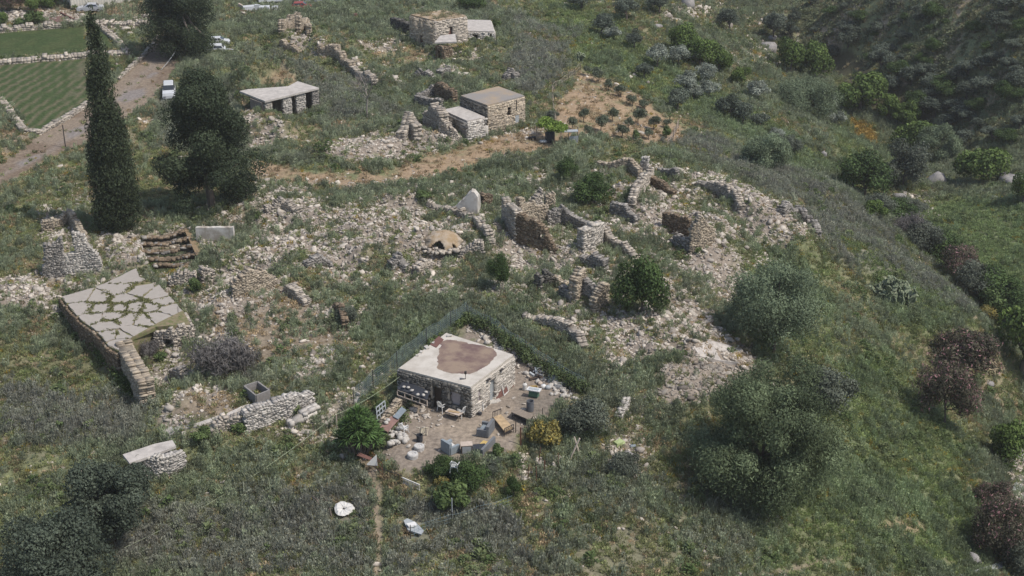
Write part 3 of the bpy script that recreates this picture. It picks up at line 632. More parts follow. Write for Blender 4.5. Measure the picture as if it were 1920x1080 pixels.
ruin('two dark upright wall stumps on the upper side of the small ruined hut', [R_([(1005,541,1.4),(1015,544,1.2)], thick=.5, pal='soot_shade', jag=.4), R_([(1020,538,1.4),(1037,533,1.2)], thick=.5, pal='soot_shade', jag=.4), R_([(1040,534,.8),(1062,540,.7)], thick=.5, pal='tan')])
ruin('pale thick wall in the middle of the small ruined hut', [R_([(1052,556,1.0),(1073,566,1.0)], thick=.6, pal='grey'), R_([(1075,567,2.1),(1088,549,2.2)], thick=.9, pal='tan', jag=.3)])
ruin('lower corner of the small ruined hut with an orange-tinged end', [R_([(1088,549,1.3),(1118,566,1.3),(1134,566,1.0)], thick=.6, pal='grey'), R_([(1112,584,1.3),(1134,566,1.7)], thick=.7, pal='tan')])
ruin('long low curving wall between the small ruined hut and the netting fence', [R_([(984,600,.5),(1010,604,.6),(1040,615,.9),(1068,628,1.0),(1086,646,1.0),(1093,656,.7)], thick=.8, pal='pale')])
ruin('broken grey facade with a wide notch, left of the cypress foot', [R_([(84,519,.6),(93,519,2.9),(123,516,3.4)], thick=.6, pal='grey', jag=.3), R_([(123,516,2.1),(148,514,2.0)], thick=.6, pal='white'), R_([(148,514,4.0),(166,512,3.6),(190,509,1.2)], thick=.6, pal='white', jag=.3)])
ruin('low back wall of the notched grey facade, bent at its highest stone', [R_([(82,434,.9),(108,428,1.0),(132,419,1.3),(146,434,1.1),(160,462,1.2)], thick=.6, pal='tan', jag=.25)])
ruin('rough rubble wall with a green-choked gap below the collapsed joists', [R_([(322,536,1.0),(350,533,1.2),(366,531,1.2)], thick=.7, pal='pale', jag=.3), R_([(380,529,1.3),(398,523,1.1)], thick=.7, pal='pale', jag=.3)])
ruin('pale sunlit wall with a fallen beam end, right of the collapsed joists', [R_([(438,552,.9),(462,548,1.7),(490,542,1.9),(512,534,1.0)], thick=.8, pal='tan', jag=.4)])
ruin('heavy wall running down from the tip of the cracked slab roof', [R_([(238,694,2.5),(256,726,2.3),(278,760,2.1)], thick=1.3, pal='tan', jag=.2)])
ruin('small jagged stump of wall below the thorny grey bushes of the vault', [R_([(328,712,.8),(344,716,1.2),(360,713,.7)], thick=.8, pal='pale', jag=.5)])
ruin('broad dry stone wall below the empty concrete tank', [R_([(462,808,1.9),(500,795,1.9),(540,780,1.8),(582,757,1.2)], thick=.8, sl=.26, sh=.15, pal='white', jag=.15)], name='dry_stone_wall', cat='dry stone wall')
ruin('step of big squared blocks at the foot of the broad dry stone wall', [R_([(545,802,.7),(570,790,.9),(593,777,.9)], thick=.7, sl=.8, sh=.4, pal='white', jag=.05)], name='block_row', cat='stone blocks')
ruin('tumbled low wall running left from the broad dry stone wall', [R_([(395,812,.6),(420,800,.8),(450,800,.9)], thick=.8, pal='pale', jag=.3)])
ruin('low wall of the old terrace house, first stones above the tan track', [R_([(752,262,.8),(768,248,2.2),(783,258,1.2)], thick=1.1, pal='pale', jag=.5)])
ruin('crumbling pillar of stones beside the porch of the flat-roofed house', [R_([(801,238,1.8),(815,243,2.8),(832,247,2.3)], thick=1.2, pal='pale', jag=.4),R_([(832,247,1.4),(846,255,.9),(862,263,.5)], thick=1.0, pal='pale', jag=.4)])
ruin('roofless yard walls joined to the back of the flat-roofed house', [R_([(781,197,1.3),(804,203,1.2),(827,209,1.5)], thick=.6, pal='grey', jag=.12), R_([(783,190,1.0),(803,184,1.2),(820,182,1.4)], thick=.6, pal='grey', jag=.3), R_([(820,186,1.9),(836,190,1.9),(852,196,1.6)], thick=.9, pal='brown', jag=.25)])
ruin('shattered hilltop ruin with two dark hollows, nearest to the scrap cars', [R_([(528,63,1.5),(545,57,1.8),(560,52,2.2)], thick=.9, pal='tan', jag=.5), R_([(560,62,2.2),(576,58,1.8),(580,66,1.2)], thick=.8, pal='tan', jag=.5), R_([(528,90,1.1),(548,93,.9),(562,99,.6)], thick=.8, pal='tan', jag=.4)])
ruin('broken wall line trailing down from the hilltop ruin past the bare tree', [R_([(600,98,.9),(632,103,1.2),(645,118,.8),(663,135,.7)], thick=1.0, pal='tan', jag=.4), R_([(664,140,.9),(690,152,1.1),(703,165,.8)], thick=.9, pal='pale', jag=.4)])
ruin('grassy rubble bank with low wall stones below the grass-roofed house', [R_([(772,152,.5),(790,148,.9),(812,150,.6)], thick=.9, pal='grey', jag=.4), R_([(824,146,.7),(840,138,1.1)], thick=.9, pal='grey', jag=.4)])
ruin('lone grey stump of wall in the purple weeds beyond the flat-roofed house', [R_([(948,152,.9),(958,147,1.3),(970,152,.6)], thick=1.0, pal='grey', jag=.4)])
ruin('ragged wall edge of dark stones along the rim of the right-hand rubble slope', [R_([(1466,402,.9),(1496,404,1.0),(1516,424,.9),(1534,442,.7)], thick=.7, pal='grey', jag=.35)])
ruin('crumbled wall crest across the top of the right-hand rubble slope', [R_([(1310,345,.6),(1345,358,.9),(1366,372,1.1),(1390,392,.6)], thick=.8, pal='pale', jag=.4)])
ruin('squat dark-hollowed stump of wall amid the rubble left of the small bush', [R_([(733,506,.9),(748,500,1.3),(762,510,.8)], thick=.7, pal='grey', jag=.3)])
ruin('narrow shaded stump of wall beside a clump of weeds on the bare plot', [R_([(630,582,.6),(641,598,1.2),(648,618,.9)], thick=.6, pal='brown', jag=.3)])
ruin('low rubble wall outlining the room below the dome', [R_([(862,478,.6),(884,470,.8),(905,470,.6)], thick=.9, pal='pale', jag=.4)])
ruin('short pale wall stump down the rubble, left of the low wall below the dome', [R_([(780,515,.6),(806,500,.9)], thick=.8, pal='pale', jag=.4)])
ruin('thin line of pale stones ending the bare plot beside the palm', [R_([(1160,786,.5),(1172,770,.9),(1174,758,.8)], thick=.6, pal='white', jag=.3)])
ruin('low stone kerb wall standing left of the sooty yard table', [R_([(717,798,.5),(738,776,.8),(757,760,.8)], thick=.5, pal='tan', jag=.1)])
ruin('grey wall remnant in the rubble field above the bare plot', [R_([(575,500,.5),(600,492,.9),(622,500,.5)], thick=.7, pal='grey', jag=.4)])
ruin('pale wall remnant at the top edge of the bare plot', [R_([(540,548,.5),(560,560,.9),(575,572,.5)], thick=.8, pal='pale', jag=.4)])
ruin('pale ridge of stones at the uphill end of the long rubble field', [R_([(500,398,.5),(530,392,.9),(560,398,.5)], thick=.9, pal='pale', jag=.4)])
# field margins of piled stone
ruin('dry stone margin between the plain green field and the furrowed field', [R_([(0,119,.5),(60,114,.6),(120,110,.6),(166,106,.6),(208,104,.6),(240,102,.5)], thick=1.6, pal='pale', jag=.2, core=False, sl=.5, sh=.3)], name='field_wall', cat='field wall')
ruin('stone kerb curving round the low corner of the furrowed field', [R_([(0,186,.4),(20,214,.5),(44,246,.6),(72,252,.5),(120,226,.4),(165,196,.4)], thick=.9, pal='pale', jag=.15, core=False)], name='field_wall', cat='field wall')
ruin('short stone margin slanting between the bright strip and the tan plot', [R_([(183,48,.5),(206,66,.5),(236,98,.6)], thick=.9, pal='pale', jag=.2, core=False)], name='field_wall', cat='field wall')
ruin('roadside kerb of stones along the tan plot', [R_([(222,150,.3),(245,128,.4),(270,106,.4),(296,72,.4)], thick=.5, pal='pale', jag=.15, core=False)], name='field_wall', cat='field wall')
ruin('dry stone margin along the upper edge of the plain green field', [R_([(0,60,.8),(50,55,.8),(110,51,.7),(160,45,.5),(195,47,.6),(245,48,.7),(296,46,.6)], thick=1.6, pal='pale', jag=.3, core=False, sl=.5, sh=.3)], name='field_wall', cat='field wall')
# ---------------------------------------------------------------- buildings
M_conc = mat('weathered concrete', (.42, .385, .345), .9, noise=.25, nscale=1.6, bump=.015)
M_whitewash = mat('whitewashed roof', (.50, .46, .40), .9, noise=.5, nscale=.8, bump=.02, col2=(.40, .36, .305))
M_brownfelt = mat('brown roof coating', (.25, .185, .135), .85, noise=.5, nscale=.55, col2=(.14, .09, .08))
M_darkroof = mat('stained roof', (.24, .22, .20), .9, noise=.5, nscale=.3, col2=(.33, .25, .165))
M_wood = mat('weathered wood', (.22, .18, .14), .85, noise=.3, nscale=8)
M_darkwood = mat('dark wood', (.075, .055, .042), .8, noise=.3, nscale=8)
M_rust = mat('rusty iron', (.13, .06, .035), .8, noise=.4, nscale=12)
M_redbrown = mat('red brown sheet', (.15, .075, .06), .7, noise=.2, nscale=5)
M_iron = mat('dark iron', (.045, .04, .038), .6, noise=.2, nscale=9)
M_white = mat('white plastic', (.60, .59, .56), .45)
M_whitepaint = mat('white paint', (.54, .52, .48), .6, noise=.08, nscale=6)
M_grey = mat('grey cloth', (.15, .155, .16), .9, noise=.2, nscale=9)
M_stoneW = mat('whitened stone', (.43, .40, .355), .9, noise=.35, nscale=9, bump=.02)
M_lgrey = mat('light grey metal', (.33, .35, .355), .55, noise=.15, nscale=6)
M_tar = mat('black sheet', (.035, .038, .045), .55)
M_doorgrey = mat('grey painted door', (.30, .315, .315), .6, noise=.1, nscale=6)
M_pinkgrey = mat('faded pink grey shutter', (.36, .32, .315), .7, noise=.1, nscale=6)
M_earth = mat('earth topped plaster', (.29, .21, .125), 1, noise=.4, nscale=1.1, col2=(.37, .31, .24), bump=.03)
M_plaster = mat('old white plaster', (.55, .52, .47), .95, noise=.3, nscale=.9, col2=(.33, .29, .24), bump=.02)
M_yellow = mat('faded yellow', (.50, .36, .13), .7, noise=.1)
M_tancloth = mat('tan mattress', (.40, .29, .17), .95, noise=.3, nscale=3)
M_board = mat('bleached board', (.46, .38, .31), .8, noise=.2, nscale=6)
M_green = mat('dark green plastic', (.06, .13, .09), .5)
M_blue = mat('faded blue panel', (.22, .25, .265), .6, noise=.15, nscale=4)
M_red = mat('faded red paint', (.25, .06, .05), .5)
M_glass = mat('dark car glass', (.025, .03, .035), .12, spec=.6)
M_silver = mat('silver car paint', (.46, .475, .50), .32, metal=.3, spec=.5)
M_carwhite = mat('white car paint', (.52, .53, .53), .4, spec=.5)
M_tyre = mat('black rubber', (.02, .02, .02), .8)
M_chrome = mat('wheel rim', (.35, .35, .36), .4, metal=.6)
def expand(P, e):
    c = np.mean(P, 0); return [tuple(c+(np.array(p)-c)*(1+e/np.hypot(*(np.array(p)-c)))) for p in P]
def house(name, label, cat, roofpx, h, base=0.0, pal='pale', ops=(), pals=None, roofm=None, over=.12, rt=.18, sl=.36, sh=.19, jag=.0, thick=.45):
    """roofpx: roof corners in view, in order; walls run corner k to k+1"""
    P = [at_z(u, v, base+h)[:2] for u, v in roofpx]; c = np.mean(P, 0); root = thing(name, label, cat, (c[0], c[1], base))
    Q = [(p[0]-c[0], p[1]-c[1]) for p in P]
    for k in range(4):
        a, b = P[k], P[(k+1) % 4]; SEED[0] += 1; s = Stones(SEED[0])
        s.wall([a, b], [h-rt, h-rt], thick=thick, sl=sl*(.8 if name == 'stone_house' else 1), sh=sh*(.85 if name == 'stone_house' else 1), pal=(pals[k] if pals else pal), jag=jag, ops=[(0,)+tuple(o[1:]) for o in ops if o[0] == k], follow=False, base=base, jit=.008, gap=.003, lum=1.2)
        V, Fc, K = s.mesh(); V = V-np.array([c[0], c[1], base]); V[:, 2] = np.minimum(V[:, 2], h-rt-.004); mesh_np('wall', V, Fc, M_stone, root, K)
    E = expand(Q, over); roof = MB().prism(E, h-rt, h).build('roof', roofm or M_conc, root)
    KEEP.append(expand(P, .4))
    return root, [np.array(q) for q in Q], roof
def on_wall(Q, k, s, z, out=0.0):
    a, b = Q[k], Q[(k+1) % 4]; d = (b-a)/np.hypot(*(b-a)); n = np.array([d[1], -d[0]]); c = np.mean(Q, 0)
    if np.dot(n, (a+b)/2-c) < 0: n = -n
    p = a+d*s+n*out; return Vector((p[0], p[1], z)), math.atan2(d[1], d[0])
def panel(Q, k, s0, s1, z0, z1, out, t, m, name, root, frame=None):
    c, ang = on_wall(Q, k, (s0+s1)/2, (z0+z1)/2, out); o = MB().box(c, (s1-s0, t, z1-z0), rz=ang).build(name, m, root)
    if frame:
        f = MB(); w_ = .07
        for (a, b, p, q) in ((s0, s0+w_, z0, z1), (s1-w_, s1, z0, z1), (s0+w_, s1-w_, z1-w_, z1)):
            c, _ = on_wall(Q, k, (a+b)/2, (p+q)/2, out+.035); f.box(c, (b-a, t+.03, q-p), rz=ang)
        f.build('frame', frame, o)
    return o
# the lived-in house. roof corners: left, front, right, back
mh, MQ, mroof = house('stone_house', 'small lived-in stone house with whitewashed flat roof and brown patch, standing in the fenced yard', 'house',
    [(750,690),(882,724),(960,665),(837,625)], 2.8, 0.0, 'tan', pals=['soot_shade', 'plaster', 'pale', 'grey'], roofm=M_whitewash,
    ops=((0, 3.15, 4.05, -.2, 2.0), (0, 4.75, 5.75, .8, 2.0), (1, 2.55, 3.5, -.2, 2.05), (1, .75, 1.35, .9, 2.1)), over=.10, rt=.16)
panel(MQ, 0, 3.15, 4.05, 0, 2.0, -.20, .05, M_darkwood, 'door', mh, M_darkwood); panel(MQ, 0, 4.75, 5.75, .8, 2.0, -.05, .05, M_pinkgrey, 'shutter', mh)
d_ = panel(MQ, 1, 2.55, 3.5, 0, 2.05, -.08, .05, M_doorgrey, 'door', mh, M_lgrey); panel(MQ, 1, .75, 1.35, .9, 2.1, .0, .05, M_pinkgrey, 'shutter', mh)
for s_ in (2.2, 4.2):
    c, ang = on_wall(MQ, 1, s_, 2.45, .16); MB().box(c, (.42, .5, .10), rz=ang).build('roof_spout', M_iron, mh)
    c2, _ = on_wall(MQ, 1, s_-.2, 1.9, .05); MB().box(c2, (.05, .05, 1.0), rz=ang).build('pipe', M_lgrey, mh)
patch = [at_z(u, v, 2.804) for u, v in [(822,668),(826,652),(824,643),(838,637),(858,638),(880,644),(910,650),(927,654),(930,662),(925,674),(912,686),(893,697),(878,702),(855,700),(835,697),(820,690),(819,680),(823,674)]]
rr_ = random.Random(3); pt2 = []
for k in range(len(patch)):
    a, b = patch[k], patch[(k+1) % len(patch)]; m = max(1, int(math.hypot(b[0]-a[0], b[1]-a[1])/.12))
    for j in range(m): x_ = a[0]+(b[0]-a[0])*j/m; y_ = a[1]+(b[1]-a[1])*j/m; w_ = (float(fbm(np.array([x_]), np.array([y_]), .7, 5)[0])-.5)*.55; pt2.append((x_+w_+rr_.uniform(-.025, .025), y_+w_*.5+rr_.uniform(-.025, .025)))
patch = pt2
MB().prism([(p[0]-mh.location.x, p[1]-mh.location.y) for p in patch], 2.803, 2.808).build('roof_coating', M_brownfelt, mh)
tile = [at_z(u, v, 2.82) for u, v in [(806,646),(823,630),(832,637),(818,652)]]
MB().prism([(p[0]-mh.location.x, p[1]-mh.location.y) for p in tile], 2.81, 2.84).build('metal_sheet', M_redbrown, mh)
for (u_, v_, w_) in ((800, 652, .5), (790, 660, .35), (812, 643, .3), (782, 667, .25), (842, 630, .45)): a_ = at_z(u_, v_, 2.83); MB().box((a_[0]-mh.location.x, a_[1]-mh.location.y, 2.86), (w_, w_*.6, .12), rz=u_, jit=.04).build('roof_rubble', M_stoneW, mh)
q = at_z(873, 711, 2.8); lx = lambda p: (p[0]-mh.location.x, p[1]-mh.location.y, p[2])
MB().tube([lx((q[0]-.45, q[1]-.1, 2.86)), lx((q[0], q[1], 2.86)), lx((q[0], q[1], 3.3))], .035, 8).tube([lx((q[0], q[1], 3.28)), lx((q[0], q[1], 3.5))], .10, 8).build('chimney_pipe', M_iron, mh)
# flat roofed far house and its porch
bh, BQ, _ = house('flat_roofed_house', 'abandoned flat-roofed house of pale coursed stone with one window facing the tan track', 'house',
    [(866,179),(914,196.5),(981,179),(934,162)], 3.8, 0, 'tan', pals=['soot_shade', 'tan', 'tan', 'grey'], roofm=M_darkroof, ops=((1, 3.0, 3.8, 1.7, 2.9),), over=.12)  # dark palette on the left wall paints in its shade
panel(BQ, 1, 3.0, 3.8, 1.7, 2.9, -.3, .05, M_darkwood, 'window', bh); c, ang = on_wall(BQ, 1, 4.6, 2.9, .27); MB().box(c, (.06, .06, 1.4), rz=ang).build('drain_pipe', M_iron, bh)
panel(BQ, 1, 4.4, 5.0, .3, 1.5, .235, .03, M_lgrey, 'blocked_door', bh)
ph_, PQ, _ = house('porch_annex', 'lower flat-roofed porch with gaping doorway joined to the coursed stone house', 'porch',
    [(831,206),(876,226),(908,219),(863,199)], 2.5, 0, 'grey', pals=['grey', 'white', 'grey', 'grey'], roofm=M_conc,
    ops=((0, .35, 1.15, -.2, 2.0), (0, 2.4, 3.1, .9, 1.6), (1, 2.3, 3.0, 1.3, 2.1)), over=.10)
# grass roofed upper house
uh, UQ, _ = house('grass_roofed_house', 'tall square stone house with grass growing on its roof and a rusty red door', 'house',
    [(770,27),(814,38),(873,28.5),(830,18.5)], 4.9, 0, 'tan', pals=['tan', 'pale', 'tan', 'tan'], roofm=M_earth, ops=((0, 2.0, 2.8, .1, 2.2), (1, 2.3, 3.1, 1.6, 3.5)), over=.0, jag=.0, sl=.5)
panel(UQ, 0, 2.0, 2.7, .1, 2.0, -.15, .05, M_rust, 'door', uh); panel(UQ, 1, 2.3, 3.0, 1.7, 3.3, -.15, .05, M_redbrown, 'door', uh)
q_ = np.random.RandomState(5); T_ = [np.array((p_[0], p_[1])) for p_ in UQ]
ROOFGRASS = (np.array([[*(T_[0]*(1-a)*(1-b)+T_[1]*a*(1-b)+T_[2]*a*b+T_[3]*(1-a)*b), 4.92, .22+.25*q_.rand()] for a, b in q_.rand(46, 2)*.9+.05]), uh)
ux, UX, _ = house('small_outhouse', 'low pale outhouse with flat concrete roof beside the grass-roofed house', 'outhouse',
    [(877,57),(926,58.5),(919,38),(875,37)], 1.9, 0, 'white', roofm=M_conc, ops=((0, .75, 1.5, 0, 1.4), (0, 3.35, 3.7, .3, 1.5)), over=.15)
ruin('low mossy wall extending left from the grass-roofed house', [R_([(737,52,1.6),(752,58,1.5),(769,66,1.6)], thick=.9, pal='soot_shade', jag=.2)])
s = Stones(991); p = [G(820, 108), G(832, 112), G(846, 106)]
s.wall([(q.x, q.y) for q in p], [1.6, 1.9, 1.5], thick=.5, pal='brown', jag=.3, ops=((0, .3, 1.0, 0, 1.3),)); vr = tag(s.build('ruined_vault'), 'collapsed vault with a tilted concrete lid, in front of the grass-roofed house', 'ruined vault')
a = G(820, 100); MB().prism([(a.x-.3, a.y-1.2), (a.x+2.9, a.y-1.4), (a.x+2.6, a.y+1.6), (a.x+.4, a.y+1.3)], [a.z+1.75, a.z+1.9, a.z+2.3, a.z+2.1], [a.z+1.95, a.z+2.1, a.z+2.5, a.z+2.3]).build('roof_slab', M_conc, vr)
# open fronted building dug into the bank
P = [at_z(u, v, 2.9)[:2] for u, v in [(449,171),(466,167.5),(540,162),(558,152.5),(598,165),(497,190)]]; c = np.mean(P, 0)
ob = thing('open_fronted_house', 'half-buried house with three dark openings under a long concrete slab roof', 'house', (c[0], c[1], 0)); Q = [(p[0]-c[0], p[1]-c[1]) for p in P]
MB().prism(Q, 2.7, 2.93).build('roof', M_conc, ob)
KEEP.append(P)
fa_, fb_ = np.array(Q[5]), np.array(Q[4]); d = (fb_-fa_)/np.hypot(*(fb_-fa_)); nrm = np.array([d[1], -d[0]]); L = np.hypot(*(fb_-fa_))
for (t0, t1, pal) in ((.03, .12, 'plaster'), (.35, .48, 'white'), (.60, .74, 'white'), (.90, .99, 'grey')):
    s = Stones(int(t0*100)+5); A = fa_+d*L*t0-nrm*.45+c; B = fa_+d*L*t1-nrm*.45+c; s.wall([A, B], [2.7, 2.7], thick=.5, pal=pal, jag=0, follow=False, base=0, sl=.4)
    V, Fc, K = s.mesh(); V = V-np.array([c[0], c[1], 0]); V[:, 2] = np.minimum(V[:, 2], 2.696); mesh_np('pillar', V, Fc, M_stone, ob, K)
B0 = fa_-nrm*3.2; B1 = fb_-nrm*3.2; mb = MB(); mb.bar((B0[0], B0[1], 1.3), (B1[0], B1[1], 1.3), .3, 2.6)
for q0, q1 in ((fa_-nrm*.6, B0), (fb_-nrm*.6, B1)): mb.bar((q0[0], q0[1], 1.3), (q1[0], q1[1], 1.3), .3, 2.6)
mb.build('back_wall', M_mortar, ob)
# cracked slab roof over a vaulted cellar
M_crack = bpy.data.materials.new('cracked screed with moss'); M_crack.use_nodes = True; t = M_crack.node_tree; N = t.nodes; Lk = t.links; bsd = N['Principled BSDF']; bsd.inputs['Roughness'].default_value = .95
geo = N.new('ShaderNodeNewGeometry'); nz = N.new('ShaderNodeTexNoise'); nz.inputs['Scale'].default_value = 2.2; nz.inputs['Detail'].default_value = 5; Lk.new(geo.outputs['Position'], nz.inputs['Vector'])
r1 = N.new('ShaderNodeMix'); r1.data_type = 'RGBA'; r1.inputs[6].default_value = (.36, .325, .285, 1); r1.inputs[7].default_value = (.27, .24, .205, 1); Lk.new(nz.outputs['Fac'], r1.inputs[0]); Lk.new(r1.outputs[2], bsd.inputs['Base Color'])
SLAB = [(115,557),(190,534),(256,503),(262,520),(300,536),(325,562),(343,583),(310,600),(296,607),(268,622),(246,634),(249,641),(222,657),(203,648),(190,630),(170,612),(152,600),(132,578)]
zs = .9; P = [at_z(u, v, zs)[:2] for u, v in SLAB]; c = np.mean(P, 0); sr = thing('cellar_house', 'vaulted cellar house under a wide cracked screed roof with moss in the cracks', 'house', (c[0], c[1], 0))
loc = lambda p, z=0: (p[0]-c[0], p[1]-c[1], z)
M_moss = mat('moss and earth', (.13, .135, .055), 1, noise=.5, nscale=2.2, col2=(.22, .17, .11), bump=.05)
MB().prism([loc(p)[:2] for p in P], -2.4, zs-.06).build('earth_fill', M_moss, sr); KEEP.append([tuple(np.array(p)) for p in P])
# slab pieces: voronoi cells clipped by the outline, each a slightly tilted plate
vr_ = np.random.RandomState(12); seeds = np.array([at_z(u, v, zs)[:2] for u, v in [(150,556),(185,556),(150,580),(190,580),(225,520),(215,545),(235,560),(262,548),(225,578),(255,575),(290,552),(282,575),(318,580),(240,600),(268,600),(292,594),(200,610),(175,598),(205,630),(228,628),(222,645),(245,622),(210,592),(300,566)]])
def clip(poly, m_, n_):
    out = []; k = len(poly)
    for i in range(k):
        a, b = np.array(poly[i]), np.array(poly[(i+1) % k]); da, db = np.dot(a-m_, n_), np.dot(b-m_, n_)
        if da <= 0: out.append(tuple(a))
        if da*db < 0: out.append(tuple(a+(b-a)*da/(da-db)))
    return out
xs = [p[0] for p in P]; ys = [p[1] for p in P]; mb = MB(); EDG = []
for i, sdd in enumerate(seeds):
    cell = [(sdd[0]-6, sdd[1]-6), (sdd[0]+6, sdd[1]-6), (sdd[0]+6, sdd[1]+6), (sdd[0]-6, sdd[1]+6)]
    for j, o_ in enumerate(seeds):
        if j != i:
            m_ = (sdd+o_)/2; n_ = (o_-sdd)/np.hypot(*(o_-sdd)); cell = clip(cell, m_-n_*(.03+.20*vr_.rand()**2), n_)
            if len(cell) < 3: break
    if len(cell) < 3: continue
    for k in range(len(cell)):
        for t_ in np.arange(0, 1, .12): q_ = np.array(cell[k])*(1-t_)+np.array(cell[(k+1) % len(cell)])*t_; EDG.append(q_)
    den = []
    for k in range(len(cell)):
        a, b = np.array(cell[k]), np.array(cell[(k+1) % len(cell)]); m = max(1, int(np.hypot(*(b-a))/.35))
        for q_ in range(m): den.append(a+(b-a)*q_/m+vr_.randn(2)*.06)
    res = []
    for p_ in den:
        if not inpoly(np.array([p_[0]]), np.array([p_[1]]), P)[0]:
            for tt_ in np.linspace(0, 1, 40):
                q_ = p_+(sdd-p_)*tt_
                if inpoly(np.array([q_[0]]), np.array([q_[1]]), P)[0]: p_ = q_; break
        res.append(p_)
    tlt = vr_.randn(2)*.02; zz = [zs+.03+float(np.dot(p_-sdd, tlt)) for p_ in res]
    if inpoly(np.array([sdd[0]]), np.array([sdd[1]]), P)[0]: mb.prism([loc(p_)[:2] for p_ in res], [z_-.10 for z_ in zz], zz)
mb.build('roof_slab', M_crack, sr)
E = np.array(EDG); E = E[inpoly(E[:, 0], E[:, 1], P)]; E = E[fbm(E[:, 0], E[:, 1], 2.5, 19) > .44]; E = E+vr_.randn(len(E), 2)*.10
MOSS = (np.c_[E-c, np.full(len(E), zs+.02), np.full(len(E), .17)], sr)
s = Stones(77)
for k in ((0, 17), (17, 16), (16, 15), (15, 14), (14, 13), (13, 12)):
    a, b = P[k[0]], P[k[1]]; s.wall([a, b], [3.0, 3.0], thick=.5, pal='brown', jag=.1, follow=False, base=-2.3)  # dark brown stones put this side's shade into the wall colour
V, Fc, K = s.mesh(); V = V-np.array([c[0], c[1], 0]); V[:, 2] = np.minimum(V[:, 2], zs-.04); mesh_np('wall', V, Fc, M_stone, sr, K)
s = Stones(78); a_ = G(296, 652); b_ = G(326, 650); c_ = G(360, 636)
s.wall([(a_.x, a_.y), (b_.x, b_.y), (c_.x, c_.y)], [1.5, 1.9, 1.3], thick=.6, pal='pale', jag=.25, ops=((0, .7, 1.7, -.5, 1.1),)); s.wall([(c_.x, c_.y), P[6]], [1.2, 1.1], thick=.6, pal='pale', jag=.3)
V, Fc, K = s.mesh(); mesh_np('arch_wall', V-np.array([c[0], c[1], 0]), Fc, M_stone, sr, K)
MB().prism([(p_[0]-c[0], p_[1]-c[1]) for p_ in ((a_.x, a_.y), (b_.x, b_.y), (c_.x, c_.y), P[6], P[8], P[10])], .62, [1.0, 1.25, 1.0, .95, 1.0, .95]).build('vault_top', M_moss, sr)
# collapsed joists
jr = thing('collapsed_roof', 'row of sagging earth-covered roof joists with dark gaps over a sunken room', 'collapsed roof', tuple(at_z(320, 470, 0)))
J0 = jr.location
for (a, b) in (((268,449),(352,434)), ((263,460),(354,449)), ((264,475),(361,463)), ((268,487),(370,479)), ((290,499),(380,492))):
    s = Stones(int(a[1])); A, B = at_z(*a, 0), at_z(*b, 0); n = 16
    for k in range(n*5):
        t_ = (k+.5)/(n*5); x = A[0]+(B[0]-A[0])*t_; y = A[1]+(B[1]-A[1])*t_+s.q.randn()*.10; s.put((x-J0.x, y-J0.y, .05+.12*math.sin(t_*9)*.5+s.q.rand()*.14-.25*math.sin(t_*math.pi)), (.16+.1*s.q.rand(), .13, .09+.07*s.q.rand()), s.q.rand()*.5, s.colr('brown' if s.q.rand() < .8 else 'grey'), .05)
    A = Vector(A)-J0; B = Vector(B)-J0; s.core.bar((A.x, A.y, -.12), (B.x, B.y, -.12), .22, .34, (.16,.125,.09)); s.build('joist', jr)
A, B = [Vector(at_z(*q, .1))-J0 for q in ((352,431),(384,498))]; MB().bar(A, B, .75, .3).build('edge_beam', mat('rust stained earth', (.24,.175,.105), 1, noise=.3), jr)
A, B = [Vector(at_z(*q, .0))-J0 for q in ((258,452),(274,505))]; MB().bar(A, B, .6, .3).build('edge_beam', M_conc, jr)
# plastered wall right of the joists
A, B = G(370, 452), G(440, 451); d = (B-A).normalized(); n = Vector((-d.y, d.x, 0))
w_ = MB(); k = 14
Vt = []; 
for i in range(k+1):
    t_ = i/k; p = A+(B-A)*t_; hh = 1.5+.07*random.random()
    for z_ in (-.4, hh):
        for sd_ in (-.22, .22): Vt.append((p.x+n.x*sd_, p.y+n.y*sd_, p.z+z_))
Fc = []
for i in range(k):
    a = i*4; b = a+4; Fc += [(a, b, b+2, a+2), (a+1, a+3, b+3, b+1), (a+2, b+2, b+3, a+3)]
Fc += [(0, 2, 3, 1), (k*4, k*4+1, k*4+3, k*4+2)]
tag(mesh_np('plastered_wall', Vt, Fc, M_plaster), 'low wall of smooth stained plaster with loose stones along its top', 'wall')
# earth topped dome with its two holes
p = G(830, 456); dm = thing('domed_cistern', 'small stone dome topped with brown earth, dark hole in its side', 'dome', p)
def dome(r, h, z0):
    V = []; Fc = []; nu, nv = 96, 40
    for j in range(nv+1):
        e = math.pi/2*j/nv
        for i in range(nu):
            a = 2*math.pi*i/nu; rr = r*math.cos(e)*(1+.03*math.sin(5*a)); V.append((rr*math.cos(a)*1.08, rr*math.sin(a)*.95, z0+h*math.sin(e)))
    for j in range(nv):
        for i in range(nu):
            a = (i+.5)/nu*2*math.pi; am = (a+math.pi/2+.25) % (2*math.pi); am = min(am, 2*math.pi-am)*(1)
            b2 = abs(((a+math.pi/2-.62+math.pi) % (2*math.pi))-math.pi)
            if ((b2/.13)**2+((j+.5)/15)**2) < 1: continue
            if (am/.42)**2+((j+.5)/20)**2 < 1: continue
            Fc.append((j*nu+i, j*nu+(i+1) % nu, (j+1)*nu+(i+1) % nu, (j+1)*nu+i))
    return V, Fc
V, Fc = dome(1.95, 1.6, -.35); V = [(x*(1+.07*math.sin(y*4+z_*5)+random.uniform(-.025, .025)), y*(1+.05*math.sin(x*5)), z_+random.uniform(-.03, .03)) for x, y, z_ in V]; d_o = mesh_np('dome_shell', V, Fc, M_earth, dm, smooth_=True); so = d_o.modifiers.new('thick', 'SOLIDIFY'); so.thickness = .25; so.offset = -1
s = Stones(555)
